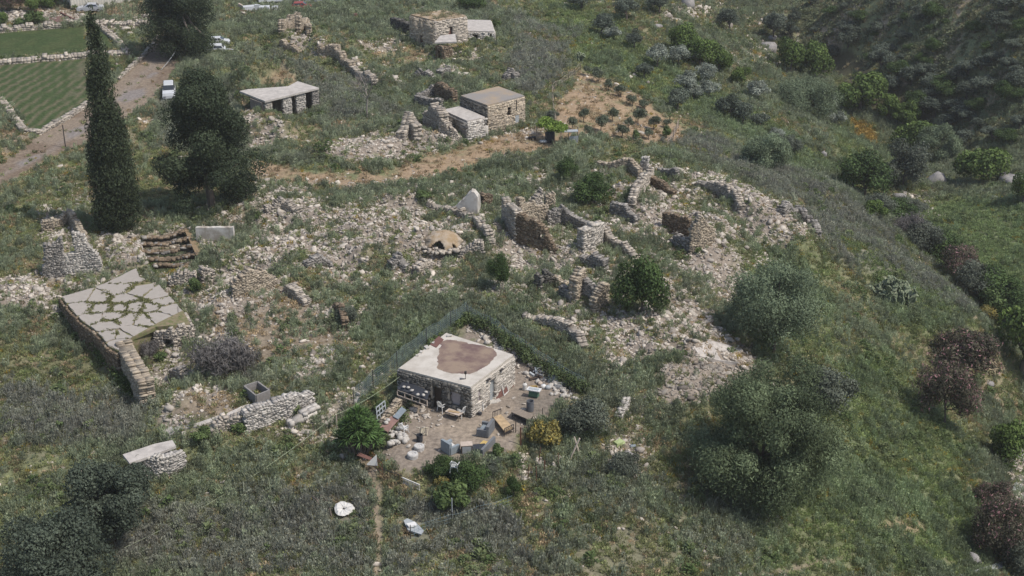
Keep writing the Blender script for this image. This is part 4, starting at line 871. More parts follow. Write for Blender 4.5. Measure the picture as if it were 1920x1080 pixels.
for k in range(90):
    a = random.uniform(-2.9, .3); r = 2.0+random.random()*.7; s.put((r*math.cos(a)*1.05, r*math.sin(a)*.9, -.1+random.random()*.35*max(0, 2.5-r)*2), (.17, .13, .11), random.random()*3, s.colr('pale'), .04)
s.build('stone_ring', dm)
# white vault fragment: thick sloping shell
A, B = G(840, 399), G(898, 400); d = (B-A); L = d.length; d.normalize(); n = Vector((-d.y, d.x, 0)); V = []; k = 20
prof = lambda t_: .15+2.65*min(1, t_/.78)**1.15 if t_ < .9 else 2.8-(t_-.9)*6
for i in range(k+1):
    t_ = i/k; p = A+d*L*t_; hh = prof(t_)+random.uniform(-.06, .06); th = .35+.5*t_
    for (sd_, z_) in ((-th, -.3), (-th*.75, hh*.93), (-.05, hh), (th*.9, hh*.80), (th*1.4, -.3)): V.append((p.x+n.x*sd_, p.y+n.y*sd_, p.z+z_))
Fc = []
for i in range(k):
    for j in range(4): a = i*5+j; Fc.append((a, a+5, a+6, a+1))
Fc += [tuple(range(5)), tuple(range(k*5, k*5+5))[::-1]]
tag(mesh_np('vault_fragment', V, Fc, M_plaster), 'white plastered fragment of a fallen vault, rising to a peak', 'vault fragment')
# concrete slabs and paving
def pave(name, label, cat, pts, t=.18, m=None, dz=.05, z=None):
    g = [G(u, v) for u, v in pts]; c = sum(g, Vector())/len(g); zz = [p.z+dz if z is None else z for p in g]
    o = MB().prism([(p.x-c.x, p.y-c.y) for p in g], [q-t-c.z for q in zz], [q-c.z for q in zz]).build(name, m or M_conc); o.location = c; return tag(o, label, cat)
pave('concrete_floor', 'long worn concrete floor strip across the bare plot', 'concrete floor', [(503,684),(520,680),(545,679),(575,673),(598,672),(600,682),(560,692),(505,706)], .2)
pave('concrete_floor', 'small square of cracked concrete floor at the end of the long strip', 'concrete floor', [(590,652),(632,650),(630,668),(612,682),(600,676)], .2)
pave('concrete_path', 'short curved piece of concrete path below the floor strips', 'concrete path', [(600,696),(612,692),(610,706),(611,722),(603,726),(598,712)], .2)
pave('concrete_slab', 'long concrete plate fallen on the stones left of the empty tank', 'concrete slab', [(426,782),(455,768),(468,764),(466,770),(440,782),(424,790)], .2, dz=.35)
pave('concrete_slab', 'thin concrete strip along the rubble above the slab-capped wall', 'concrete slab', [(328,806),(370,798),(410,784),(412,790),(372,804),(330,812)], .2, dz=.25)
pave('concrete_slab', 'grey slab above the slab-capped wall, tilted on rubble', 'concrete slab', [(300,815),(322,804),(330,812),(318,828),(302,826)], .2, dz=.25)
pave('rock_ledge', 'smooth pale ledge of bare rock in the rubble near the feathery tree', 'rock ledge', [(1300,652),(1330,640),(1370,650),(1396,664),(1385,682),(1350,678),(1312,670)], .3, mat('bare pale rock', (.40,.365,.33), .95, noise=.35, nscale=1.0, bump=.04), dz=.12)
# capped retaining wall
s = Stones(444); W = [G(257, 892), G(300, 894), G(322, 890), G(344, 877)]
s.wall([(p.x, p.y) for p in W], [1.9, 1.9, 1.8, 1.5], thick=.6, pal='white', jag=.1, sl=.27, sh=.15); cw = tag(s.build('capped_wall'), 'retaining wall of pale stones capped by a smooth concrete slab, above the dark round tree', 'retaining wall')
zc = W[0].z+1.95; P = [at_z(u, v, zc) for u, v in [(230,852),(290,832),(323,825),(330,836),(290,852),(243,868)]]; MB().prism([q[:2] for q in P], zc-.2, zc).build('cap_slab', M_conc, cw)
# empty concrete tank
z1 = .95; T = [np.array(at_z(u, v, z1)[:2]) for u, v in [(458,723),(483,715),(505,731),(480,741)]]; c = np.mean(T, 0); tk = MB()
for k in range(4):
    a, b = T[k]-c, T[(k+1) % 4]-c; tk.bar((a[0], a[1], z1/2-.3), (b[0], b[1], z1/2-.3), .14, z1+.4) if k != 5 else None
tk.box((0, 0, -.4), (1.0, 1.0, .1), rz=.6)
o = tk.build('concrete_tank', mat('dark grey concrete', (.22,.205,.19), .9, noise=.2), None); o.location = (c[0], c[1], .1); tag(o, 'small empty square concrete tank without a lid, on top of the broad dry stone wall', 'tank')
# ---------------------------------------------------------------- trees and shrubs
M_leaf = mat('foliage', (0, 0, 0), .7, attr='col', trans=.22, spec=.2)
M_bark = mat('bark', (.13, .105, .085), .95, noise=.35, nscale=9)
M_palebark = mat('pale bark', (.26, .23, .20), .95, noise=.3, nscale=9)
def quads(Pc, Nn, Ls, wr, q, up=0.0):
    n = len(Pc); R1 = q.randn(n, 3); R1[:, 2] += up*2; T = np.cross(Nn, R1); T /= np.linalg.norm(T, axis=1)[:, None]+1e-9; B = np.cross(Nn, T)
    L = Ls[:, None]; V = np.stack([Pc-B*L*.5, Pc+T*L*wr*.5, Pc+B*L*.5, Pc-T*L*wr*.5], 1).reshape(-1, 3)
    return V, np.arange(n*4).reshape(-1, 4)
def lobed(q, lobes, n, leaf, wr=.7, base=(.05, .08, .03), var=.35, inner=.25, flat=.8, tint2=None, t2=.5, flower=None, ff=0.0, up=0.0, ragged=.12):
    """lobes: array (k,4) centre + radius"""
    k = len(lobes); var = min(.62, var*1.3); wts = lobes[:, 3]**2*(.6+.8*q.rand(k)); idx_ = q.choice(k, n, p=wts/wts.sum()); d = q.randn(n, 3); d[:, 2] += .25; d /= np.linalg.norm(d, axis=1)[:, None]
    rr = np.where(q.rand(n) < inner, q.rand(n)**.5*.85, 1-ragged+ragged*2*q.rand(n)); P = lobes[idx_, :3]+d*(lobes[idx_, 3]*rr)[:, None]*np.array([1, 1, flat])
    Nn = d+q.randn(n, 3)*.55; Nn /= np.linalg.norm(Nn, axis=1)[:, None]; V, Fc = quads(P, Nn, leaf*(.6+.8*q.rand(n)), wr, q, up)
    lt = q.rand(k)[idx_]; c = np.array(base)[None]*np.ones((n, 1))
    if tint2 is not None: m = (np.clip(lt*.5+q.rand(n)*.6-.05, 0, 1)*t2*2)[:, None].clip(0, 1); c = c*(1-m)+np.array(tint2)*m
    c = c*(1-var+2*var*(.5*lt+.5*q.rand(n)))[:, None]
    if flower is not None: f = (q.rand(n) < ff*(.3+1.4*lt)) & (rr > .8); c[f] = np.array(flower)*(.7+.6*q.rand(f.sum()))[:, None]
    return V, Fc, np.repeat(c, 4, 0)
def ell_lobes(q, k, rx, ry, rz, zc, lr, low=-.5):
    out = []
    while len(out) < k:
        d = q.randn(3); d /= np.linalg.norm(d)
        if d[2] < low: continue
        s_ = .45+.5*q.rand(); out.append((d[0]*rx*s_, d[1]*ry*s_, zc+d[2]*rz*s_, lr*(.65+.7*q.rand())))
    return np.array(out)
def trunk(mb, q, h, r, top_r, lobes, nb=6, lean=.06):
    a = Vector((0, 0, -.3)); b = Vector((q.randn()*lean*h, q.randn()*lean*h, h)); mb.tube([a, a*.5+b*.5+Vector((q.randn()*.05*h, q.randn()*.05*h, 0)), b], [r*1.3, r, r*.75], 7)
    for l in lobes[q.permutation(len(lobes))[:nb]]:
        c_ = Vector(l[:3]); mid = b*.5+c_*.5+Vector((0, 0, -.1*h)); mb.tube([b-Vector((0, 0, .05*h)), mid, c_], [r*.6, r*.4, r*.12], 5)
PROTO = {}
def make_tree(kind, var, Ht, W, root):
    q = np.random.RandomState(abs(hash(kind)) % 1000 if False else (sum(map(ord, kind))*7+var*31) % 9999); r = W/2; mb = MB(); mbark = M_bark; V = None
    dens = lambda n: int(n)
    if kind == 'cypress':
        lb = []
        for z in np.arange(.8, Ht, .35):
            t_ = z/Ht; rad = r*(.95*min(1, (t_+.03)/.12)**.5)*(1-max(0, t_-.32)/.68*.80)*(1-.5*max(0, t_-.93)/.07)
            for _ in range(4): a = q.rand()*6.28; lb.append((rad*.55*math.cos(a), rad*.55*math.sin(a), z, rad*.55*(.75+.5*q.rand())))
        lb = np.array(lb); V = lobed(q, lb, 56000, .26, .42, (.036, .052, .026), .45, .1, 1.3, (.058, .072, .036), .4, up=1.0); trunk(mb, q, Ht*.5, .35, .1, lb, 0, .0)
    elif kind == 'conifer':
        lb = []
        for i in range(84):
            t_ = q.rand(); z = Ht*(.07+.88*t_); rad = r*(.95*(1-t_)**.75+.10)*min(1, .5+t_*2.6); a = q.rand()*6.28; s_ = q.rand()**.6*(.8+.45*math.sin(a*2+t_*7)**2); lb.append((rad*s_*math.cos(a), rad*s_*math.sin(a), z, r*(.17+.16*q.rand())))
        lb = np.array(lb); V = lobed(q, lb, 85000, .25, .5, (.034, .052, .028), .45, .15, .85, (.062, .078, .040), .45, ragged=.25); trunk(mb, q, Ht*.55, .38, .2, lb, 14, .01)
    elif kind == 'olive':
        lb = ell_lobes(q, 15, r*.85, r*.85, Ht*.34, Ht*.60, r*.34, -.3); V = lobed(q, lb, 3600, .30, .42, (.12, .14, .105), .3, .25, .85, (.29, .315, .26), .6, ragged=.2); trunk(mb, q, Ht*.32, .16*Ht/4, .1, lb, 6, .08)
    elif kind == 'dark_olive':
        lb = ell_lobes(q, 14, r*.85, r*.85, Ht*.36, Ht*.58, r*.36, -.3); V = lobed(q, lb, 3800, .30, .45, (.062, .080, .055), .3, .25, .85, (.125, .145, .11), .5, ragged=.2); trunk(mb, q, Ht*.30, .16*Ht/4, .1, lb, 6, .08)
    elif kind == 'young_olive':
        lb = ell_lobes(q, 8, r*.7, r*.7, Ht*.30, Ht*.58, r*.42, -.4); V = lobed(q, lb, 1300, .22, .42, (.075, .095, .055), .3, .3, .9, (.16, .18, .125), .5, ragged=.22); trunk(mb, q, Ht*.3, .07, .1, lb, 4, .05)
    elif kind == 'carob':
        lb = ell_lobes(q, 16, r*.82, r*.82, Ht*.42, Ht*.52, r*.38, -.5); V = lobed(q, lb, 4200, .34, .75, (.060, .100, .026), .35, .2, .85, (.125, .175, .045), .5); trunk(mb, q, Ht*.3, .2, .1, lb, 5)
    elif kind == 'dark_bush':
        lb = ell_lobes(q, 15, r*.80, r*.80, Ht*.40, Ht*.52, r*.38, -.6); V = lobed(q, lb, 8000, .21, .7, (.040, .070, .022), .4, .25, .9, (.085, .13, .040), .5, ragged=.22); trunk(mb, q, Ht*.3, .12, .1, lb, 7)
    elif kind == 'round_grey':     # dense dull grey green (the trees at lower left)
        lb = ell_lobes(q, 34, r*.84, r*.84, Ht*.42, Ht*.52, r*.27, -.6); V = lobed(q, lb, 28000, .20, .6, (.050, .066, .045), .35, .2, .9, (.105, .125, .088), .45, ragged=.16); trunk(mb, q, Ht*.35, .25, .1, lb, 8)
    elif kind == 'feathery':
        lb = ell_lobes(q, 80, r*1.0, r*.9, Ht*.48, Ht*.46, r*.19, -1); lb[:, :2] *= (.8+.4*q.rand(len(lb)))[:, None]; V = lobed(q, lb, 100000, .25, .3, (.055, .076, .036), .4, .3, .95, (.145, .18, .095), .5, ragged=.28, up=.6); trunk(mb, q, Ht*.3, .2, .1, lb, 12)
    elif kind == 'soft_green':
        lb = ell_lobes(q, 34, r*.92, r*.85, Ht*.42, Ht*.50, r*.27, -.7); V = lobed(q, lb, 36000, .23, .40, (.11, .145, .08), .3, .3, .95, (.20, .245, .15), .5, ragged=.35); trunk(mb, q, Ht*.3, .15, .1, lb, 10)
    elif kind == 'grey_shrub':
        lb = ell_lobes(q, 16, r*.85, r*.85, Ht*.42, Ht*.48, r*.33, -.6); V = lobed(q, lb, 7500, .19, .5, (.075, .088, .062), .3, .3, .9, (.145, .16, .12), .5, ragged=.3); trunk(mb, q, Ht*.25, .08, .1, lb, 6)
    elif kind == 'thorn_shrub':
        lb = ell_lobes(q, 14, r*.85, r*.85, Ht*.4, Ht*.42, r*.36, -.5); V = lobed(q, lb, 4200, .30, .14, (.12, .11, .10), .3, .4, .9, (.20, .185, .175), .5, ragged=.4, up=.5); trunk(mb, q, Ht*.25, .05, .1, lb, 8)
    elif kind == 'bright_shrub':
        lb = ell_lobes(q, 10, r*.8, r*.8, Ht*.42, Ht*.50, r*.4, -.6); V = lobed(q, lb, 2400, .22, .7, (.070, .105, .035), .3, .3, .9, (.125, .17, .06), .5, ragged=.3); trunk(mb, q, Ht*.25, .05, .1, lb, 4)
    elif kind == 'yellow_shrub':
        lb = ell_lobes(q, 12, r*.85, r*.85, Ht*.42, Ht*.48, r*.34, -.6); V = lobed(q, lb, 3400, .22, .6, (.13, .13, .05), .3, .3, .9, (.25, .21, .07), .5, ragged=.3, flower=(.36, .27, .06), ff=.18); trunk(mb, q, Ht*.25, .05, .1, lb, 6)
    elif kind == 'oleander':
        lb = ell_lobes(q, 22, r*.85, r*.85, Ht*.42, Ht*.50, r*.30, -.6); V = lobed(q, lb, 10000, .26, .32, (.058, .058, .036), .35, .25, .9, (.115, .10, .068), .45, ragged=.25, flower=(.34, .18, .19), ff=.13); trunk(mb, q, Ht*.25, .08, .1, lb, 6)
    elif kind == 'palm':
        heads = []; lobes_ = []
        for i in range(22):
            a = i*2.4; rad = r*.72*math.sqrt((i+.3)/22); z = Ht*(.88-.75*(rad/r)**1.6-.12*q.rand()); heads.append((rad*math.cos(a), rad*math.sin(a), z))
        Vs = []; Cs = []
        for hx, hy, hz in heads:
            for j in range(95):
                a = q.rand()*6.28; e = -0.5+1.9*q.rand()**.9; L = r*.46*(.8+.35*q.rand()); d = np.array([math.cos(a)*math.cos(e), math.sin(a)*math.cos(e), math.sin(e)]); t_ = np.cross(d, [0, 0, 1]); t_ /= np.linalg.norm(t_)+1e-9; o_ = np.array([hx, hy, hz]); wd = .06
                Vs += [o_-t_*wd*.6, o_+d*L*.5-t_*wd+[0, 0, .02], o_+d*L-np.array([0, 0, L*.12]), o_+d*L*.5+t_*wd]; c_ = np.array((.085, .145, .045))*(.5+1.2*q.rand()); Cs += [c_]*4
            mb.tube([(hx*.25, hy*.25, -.2), (hx*.6, hy*.6, hz*.5), (hx, hy, hz)], [.16, .12, .09], 6)
        V = (np.array(Vs), np.arange(len(Vs)).reshape(-1, 4), np.array(Cs))
    elif kind == 'bare_tree':
        b = [(Vector((0, 0, 0)), Vector((.1, 0, Ht*.45)), .13)]
        for it in range(5):
            nb = []
            for a_, c_, rad in b:
                mb.tube([a_, (a_+c_)/2+Vector(q.randn(3)*.05), c_], [rad, rad*.85, rad*.7], 5)
                for _ in range(3 if it else 4):
                    d = (c_-a_).normalized()+Vector(q.randn(3)*.45); d.z = abs(d.z)*.8+.25; d.normalize(); nb.append((c_, c_+d*Ht*.24*.72**it*(.7+.6*q.rand()), rad*.6))
            b = nb if len(nb) < 300 else nb[:300]
        mbark = M_palebark
    if V is not None: mesh_np('crown', V[0], V[1], M_leaf, root, V[2])
    mb.build('trunk', mbark, root)
TYP = dict(olive=(4.2, 4.2), dark_olive=(4.2, 4.2), young_olive=(2.2, 2.0), carob=(5, 6), dark_bush=(4.5, 5), bright_shrub=(2, 2), grey_shrub=(3, 4), thorn_shrub=(1.5, 3), yellow_shrub=(2, 2.5), oleander=(4.5, 5.5), feathery=(9, 13), soft_green=(7, 9), round_grey=(7, 8))
def T(kind, u, vb, vt, w_, label, cat='tree', name=None, group=None, var=None, Ht=None):
    p = G(u, vb); s_ = S_at(p); dp = dep_at(p); W = w_/s_; r = W/2; h_ = Ht or max(.5, ((vb-vt)/s_-r*(1-math.cos(dp)))/math.cos(dp)); nm = name or {'cypress': 'cypress_tree', 'conifer': 'conifer_tree', 'olive': 'olive_tree', 'dark_olive': 'olive_tree', 'young_olive': 'olive_tree', 'carob': 'carob_tree', 'dark_bush': 'bushy_tree', 'round_grey': 'round_tree',
        'feathery': 'feathery_tree', 'soft_green': 'feathery_tree', 'grey_shrub': 'shrub', 'thorn_shrub': 'thorn_shrub', 'bright_shrub': 'shrub', 'yellow_shrub': 'shrub', 'oleander': 'oleander_bush', 'palm': 'palm', 'bare_tree': 'bare_tree'}[kind]
    T.n += 1; rz = (T.n*2.399) % 6.283
    if kind in ('cypress', 'conifer', 'palm', 'bare_tree', 'feathery', 'round_grey', 'soft_green') and True:
        root = thing(nm, label, cat, p, rz, group); make_tree(kind, T.n, h_, W, root); return root
    v_ = T.n % 3 if var is None else var; th, tw = TYP[kind]; sc = (W/tw, W/tw, h_/th)
    if (kind, v_) not in PROTO:
        root = thing(nm, label, cat, p, rz, group); make_tree(kind, v_, th, tw, root); root.scale = sc; PROTO[(kind, v_)] = root; return root
    root = copy_tree(PROTO[(kind, v_)], p, rz, sc, label, group)
    if not group and 'group' in root: del root['group']
    root['category'] = cat; root.name = nm; return root
T.n = 0
V, Fc, K = lobed(np.random.RandomState(6), ROOFGRASS[0], 3600, .20, .3, (.15, .15, .08), .35, .3, .9, (.25, .23, .13), .5, ragged=.4, up=.6); mesh_np('roof_grass', V, Fc, M_leaf, ROOFGRASS[1], K)
V, Fc, K = lobed(np.random.RandomState(4), MOSS[0], len(MOSS[0])*26, .12, .6, (.10, .115, .04), .35, .3, .5, (.19, .18, .08), .5, ragged=.3); mesh_np('crack_moss', V, Fc, M_leaf, MOSS[1], K)
T('cypress', 222, 432, 34, 84, 'very tall slim dark cypress, the highest tree in the village')
T('conifer', 398, 392, 143, 186, 'broad dark evergreen with ragged boughs, right of the tall cypress')
T('conifer', 345, 108, -75, 150, 'large dark evergreen shading the bend of the dirt road')
T('round_grey', 215, 1010, 850, 172, 'big round dull green tree below the slab-capped wall')
T('round_grey', 110, 1130, 962, 235, 'spreading dull green tree cut by the bottom edge of the photo, beside the round one')
T('palm', 675, 852, 757, 100, 'clump of spiky bright green palm heads at the yard gate', 'palm')
T('dark_bush', 1203, 585, 468, 104, 'round dark green tree with pale dots, in the middle of the lower rubble')
T('dark_bush', 1105, 382, 322, 78, 'dark green bushy tree behind the roofless room', var=1)
T('dark_bush', 1062, 338, 296, 44, 'smaller dim green bush, up and left of the bushy tree behind the roofless room', 'bush')
T('dark_bush', 934, 542, 474, 48, 'slender green bush with a bent twig, between the dome and the netting fence', 'bush', var=2)
T('feathery', 1425, 925, 684, 300, 'largest tree on the slope, wide feathery grey green crown in deep shade below')
T('soft_green', 1450, 660, 470, 185, 'pale soft green tree with airy crown above the bare rock ledge')
T('bright_shrub', 1442, 656, 590, 44, 'bright yellow green shrub under the airy pale green tree', 'shrub')
T('grey_shrub', 1548, 765, 680, 112, 'greyish rounded shrub right of the big feathery crown', 'shrub')
T('grey_shrub', 1096, 822, 752, 104, 'wide grey green shrub at the right-hand corner of the yard', 'shrub')
T('yellow_shrub', 1020, 836, 783, 62, 'yellowish flowering shrub beside the iron post of the yard', 'shrub')
T('dark_bush', 876, 925, 858, 72, 'dense green bush holding the white chair', 'bush')
T('dark_bush', 828, 900, 858, 62, 'light green low bush left of the white chair in the bush', 'bush')
T('bright_shrub', 850, 962, 905, 66, 'green fig bush behind the thin pale pole in front of the yard', 'bush')
T('yellow_shrub', 828, 930, 895, 34, 'small yellowish shrub squeezed between bushes in front of the yard', 'shrub')
T('dark_bush', 963, 933, 896, 34, 'small round dark green shrub alone on the grass below the yard', 'shrub')
T('bright_shrub', 934, 858, 832, 26, 'little green sapling on the bare yard edge near the wooden seats', 'sapling')
T('grey_shrub', 925, 882, 856, 40, 'grey blue low shrub under the little sapling', 'shrub')
T('grey_shrub', 1172, 888, 845, 66, 'dark grey green shrub beside the long pale boulder', 'shrub')
T('thorn_shrub', 418, 695, 632, 118, 'mass of thorny grey brown shrub in front of the vault arch', 'shrub', var=0)
T('thorn_shrub', 284, 668, 640, 40, 'brownish thorn shrub at the foot of the cracked slab roof', 'shrub', var=1)
T('bright_shrub', 300, 676, 660, 24, 'small vivid green shrub by the dark vault mouth', 'shrub')
T('thorn_shrub', 338, 628, 600, 22, 'round grey cushion of shrub on the arch wall of the vault', 'shrub')
T('bright_shrub', 368, 548, 520, 26, 'green shrub filling the gap in the rough wall below the joists', 'shrub')
T('bright_shrub', 715, 774, 752, 30, 'rounded vivid green shrub beside the low kerb wall of the yard', 'shrub')
T('bright_shrub', 377, 826, 803, 40, 'green herb bush on the stones right of the slab-capped wall', 'shrub')
T('bright_shrub', 450, 810, 790, 30, 'green herb bush at the foot of the dry stone wall', 'shrub')
T('bright_shrub', 795, 372, 358, 34, 'small green bush on the wall top above the dome', 'shrub', var=0)
T('bare_tree', 689, 222, 140, 46, 'leafless pale tree standing in the grey weeds below the hilltop ruin')
T('grey_shrub', 1035, 223, 205, 28, 'dark green shrub beside the vine-covered pergola', 'shrub')
T('dark_bush', 880, 22, -14, 62, 'green bushy tree behind the grass-roofed house, cut by the top edge')
T('bright_shrub', 931, 56, 38, 18, 'small green shrub at the right end of the pale outhouse', 'shrub')
T('grey_shrub', 652, 606, 570, 42, 'grey clump of weeds against the shaded stump of wall on the bare plot', 'shrub')
# top left garden
T('oleander', 25, 22, -22, 60, 'pink flowering bush in the top left corner garden', 'bush', var=0)
T('bright_shrub', 68, 48, 22, 36, 'grey green shrub with pale flowers by the stone piles of the garden', 'shrub'); T('bright_shrub', 38, 50, 36, 26, 'low green shrub left of the pale-flowered shrub in the garden', 'shrub')
T('carob', 4, 48, 24, 30, 'green bush at the left edge beside the upper field', 'bush'); T('carob', 62, 20, -14, 36, 'dark green garden tree behind the pink bush'); T('carob', 98, 16, -16, 40, 'bright green garden tree left of the metal hall')
T('dark_bush', 85, 14, -14, 30, 'dark shaded tree between two garden trees near the metal hall')
# right bank
T('oleander', 1812, 708, 606, 150, 'largest oleander thicket with pink flowers, on the right side of the valley', 'bush'); T('oleander', 1770, 795, 672, 132, 'oleander with bright pink flowers just below the largest thicket', 'bush')
T('oleander', 1862, 1040, 930, 120, 'dark oleander in the lower right corner above the pale boulder', 'bush'); T('oleander', 1862, 950, 895, 80, 'oleander beside the stream bend at the right edge', 'bush')
T('carob', 1915, 700, 560, 120, 'dark shady tree cut by the right edge above the stream'); T('carob', 1893, 868, 788, 92, 'olive green tree overhanging the stream at the right edge')
T('grey_shrub', 1910, 1075, 1000, 90, 'grey green shrub in the very bottom right corner', 'shrub'); T('yellow_shrub', 1850, 600, 572, 40, 'yellowish shrub at the tip of the green shoulder', 'shrub')
T('bright_shrub', 1858, 596, 540, 52, 'vivid green shrub in the dark stream thicket', 'shrub'); T('carob', 1840, 345, 272, 92, 'dark green tree between the two big boulders across the stream'); T('carob', 1918, 380, 328, 50, 'dark tree at the right edge beyond the boulder')
for i, (u, vb, vt, w_, k, l) in enumerate([(1648,400,372,50,'grey_shrub','topmost'),(1682,412,378,52,'dark_bush','second'),(1700,440,402,58,'thorn_shrub','third'),(1738,468,425,60,'grey_shrub','fourth'),(1770,490,440,62,'dark_bush','fifth'),(1800,520,462,64,'oleander','sixth'),(1830,548,495,60,'grey_shrub','seventh'),(1868,560,500,70,'dark_bush','eighth'),(1890,610,550,60,'dark_bush','lowest')]):
    T(k, u, vb+4, vt-6, w_*1.35, f'{l} dark bush counted down the line of thicket along the stream', 'bush', 'stream_bush', 'bushes of the stream thicket')
T('dark_bush', 1622, 378, 288, 112, 'large olive green bush where the slope drops to the stream'); T('grey_shrub', 1692, 350, 270, 92, 'greyish round tree right of the large olive green bush'); T('grey_shrub', 1705, 392, 368, 60, 'pale dry bush by the white stones of the stream bed', 'bush')
T('carob', 1640, 412, 375, 50, 'dim green bush under the large olive green bush', 'bush')
T('soft_green', 1436, 318, 246, 92, 'broad yellow green bush on the grassy slope', 'bush'); T('grey_shrub', 1478, 290, 248, 44, 'grey bush touching the broad yellow green bush', 'bush'); 
# bright carobs
for u, vb, vt, w_, l in [(1282,102,46,66,'left end of the dark green hedge of trees above the silver olives'),(1312,124,66,70,'middle of the dark green hedge of trees above the silver olives'),(1346,138,88,50,'lower right end of the dark green hedge above the silver olives'),(1382,160,128,34,'lone small bright green tree below the dark green hedge'),(1397,146,124,22,'tiny bright green tree touching the lone small one'),
    (1482,140,74,58,'bright green tree, left of a close pair on the slope'),(1522,150,82,66,'bright green tree, right of a close pair on the slope'),(1612,208,134,82,'widest bright green tree above the yellow flower patch'),(1642,196,138,44,'narrow dark green tree behind the widest bright green one'),(1662,222,178,46,'yellowish small tree, below right of the widest bright green one'),(1702,238,188,44,'pale green tree at the edge of the dark gully'),(1720,288,224,88,'dense dark green tree in the valley bottom'),(1682,232,196,40,'small brown green tree beside the yellow flower patch')]:
    T('carob', u, vb, vt, w_, l)
T('soft_green', 1512, 215, 148, 130, 'flat wide olive green tree with spreading crown, left of the widest bright green one'); T('soft_green', 1758, 300, 232, 76, 'greyish airy tree right of the dense one in the valley bottom')
# olives on the slope
OL = [(1090,18,-18,58,1,'dark olive at the top edge, left of the slope olives'),(1175,38,-2,50,1,'dark olive with visible trunk near the top edge'),(1236,26,-16,48,1,'dark round olive at the top edge on the ridge path'),(1128,66,24,50,1,'dark olive, left of a touching pair below the ridge'),(1147,76,48,38,0,'silver olive, right of a touching pair below the ridge'),
 (1188,92,56,36,1,'leaning dark olive below the ridge path'),(1230,128,82,46,0,'silver olive standing alone left of the dark green hedge'),(1207,148,118,34,1,'dim grey olive under the lone silver one'),(1272,124,86,46,0,'silver olive directly under the left end of the hedge'),(1298,122,90,32,0,'narrow silver olive touching the middle of the hedge'),
 (1283,178,134,54,0,'big silver olive in the centre of the silver cluster'),(1322,160,120,44,0,'upper right silver olive of the cluster'),(1328,188,148,42,0,'right-hand silver olive of the cluster, trunk showing'),(1270,208,166,52,1,'dark olive at the lower left of the silver cluster'),(1300,186,160,36,0,'lowest silver olive inside the cluster'),
 (1367,60,15,44,1,'dark olive on the rocky orange slope'),(1450,76,24,46,1,'dark grey olive on the rocky slope near its crest'),(1482,72,42,32,1,'small olive right of the dark grey one near the crest'),(1462,50,24,30,0,'small olive behind the dark grey one near the crest'),(1422,190,150,52,0,'grey olive, widest of the row on the mid slope'),
 (1368,224,178,50,1,'dark olive at the left of the mid slope row'),(1392,236,190,46,1,'dark olive in the middle of the mid slope row'),(1425,240,212,42,1,'low dark olive at the end of the mid slope row'),(1375,222,200,22,0,'tiny silver olive in front of the mid slope row'),(1545,222,176,46,0,'silver olive beside the flat wide olive green tree'),(1566,238,206,40,0,'silver olive below the other one by the flat wide tree'),
 (1588,92,52,44,1,'dark olive on the edge of the far gully'),(1556,118,84,32,1,'grey olive behind the bright green pair'),(1525,64,50,16,1,'very small bush on the crest of the slope'),(1488,46,18,24,1,'small dark olive near the crest of the slope'),(1455,262,240,34,0,'pale grey olive behind the broad yellow green bush')]
for u, vb, vt, w_, k, l in OL: T('dark_olive' if k else 'olive', u, vb, vt, w_, l)
YO = [(1102,142,122,20,'first, nearest the cactus, in the upper row'),(1123,155,124,27,'second of the upper row, long shadow'),(1141,171,148,18,'third and slim in the upper row'),(1163,182,157,27,'fourth of the upper row'),(1186,198,175,22,'fifth of the upper row'),(1208,205,186,22,'last of the upper row, grey'),
 (1094,230,201,24,'left one of two behind the vine pergola'),(1073,243,216,22,'right beside the vine pergola'),(1105,257,234,25,'lowest of the left column, very round'),(1127,248,214,32,'largest in the middle of the plot'),(1148,228,199,24,'upper middle, between the largest and the gap'),(1167,258,231,28,'lower middle, pale and wide'),(1179,243,220,20,'half hidden behind the pale wide one'),
 (1196,234,200,30,'large one right of centre'),(1226,243,215,26,'second from the right fence'),(1216,262,240,20,'grey one at the lower edge of the plot'),(1250,240,222,20,'top one by the right fence')]
for u, vb, vt, w_, l in YO: T('young_olive', u, vb, vt, w_, f'young olive in the tan plot, {l}', 'tree', group='young olives planted in the tan plot')
T('bright_shrub', 1193, 262, 244, 16, 'bright green little tree at the lower edge of the tan plot', 'sapling'); T('bright_shrub', 1249, 258, 238, 20, 'bright green small tree beside the right fence of the tan plot', 'sapling')
# far hillside
FH = [(1750,35,4,44),(1868,58,20,50),(1885,22,-16,58),(1828,60,38,40),(1520,14,-14,40),(1642,62,40,30),(1610,40,18,36),(1700,75,60,26),(1652,136,92,46),(1682,148,112,44),(1708,160,120,42),(1735,150,118,38),(1640,120,94,34),(1792,150,122,40),(1815,138,112,44),(1770,165,140,44),(1840,130,104,42),(1862,120,96,34),(1780,182,150,50),(1812,186,152,50),(1850,175,142,54),(1888,185,150,50),(1905,170,134,44),(1745,185,160,38),(1720,205,168,50),(1752,218,182,58),(1795,222,186,56),(1830,210,182,44),(1782,240,212,40),(1860,262,238,40),(1885,268,240,46),(1805,275,240,40),(1912,240,215,36),(1560,30,12,30),(1580,58,36,30),(1900,95,72,40),(1850,95,78,22),(1665,175,140,36)]
fr_ = random.Random(8)
while len(FH) < 78:
    u_, v_ = fr_.uniform(1560, 1925), fr_.uniform(14, 245)
    if v_ > 60+(u_-1560)*.75 and u_ < 1790: continue
    if v_ > 250: continue
    h_ = fr_.uniform(12, 30); FH.append((u_, v_, v_-h_, h_*1.3))
for i, (u, vb, vt, w_) in enumerate(FH): T('dark_olive' if i % 3 else 'dark_bush', u, vb, vt, w_*1.15, 'dark evergreen shrub among the many on the shaded far hillside', 'shrub', 'hillside_shrub', 'dark evergreens of the far hillside')
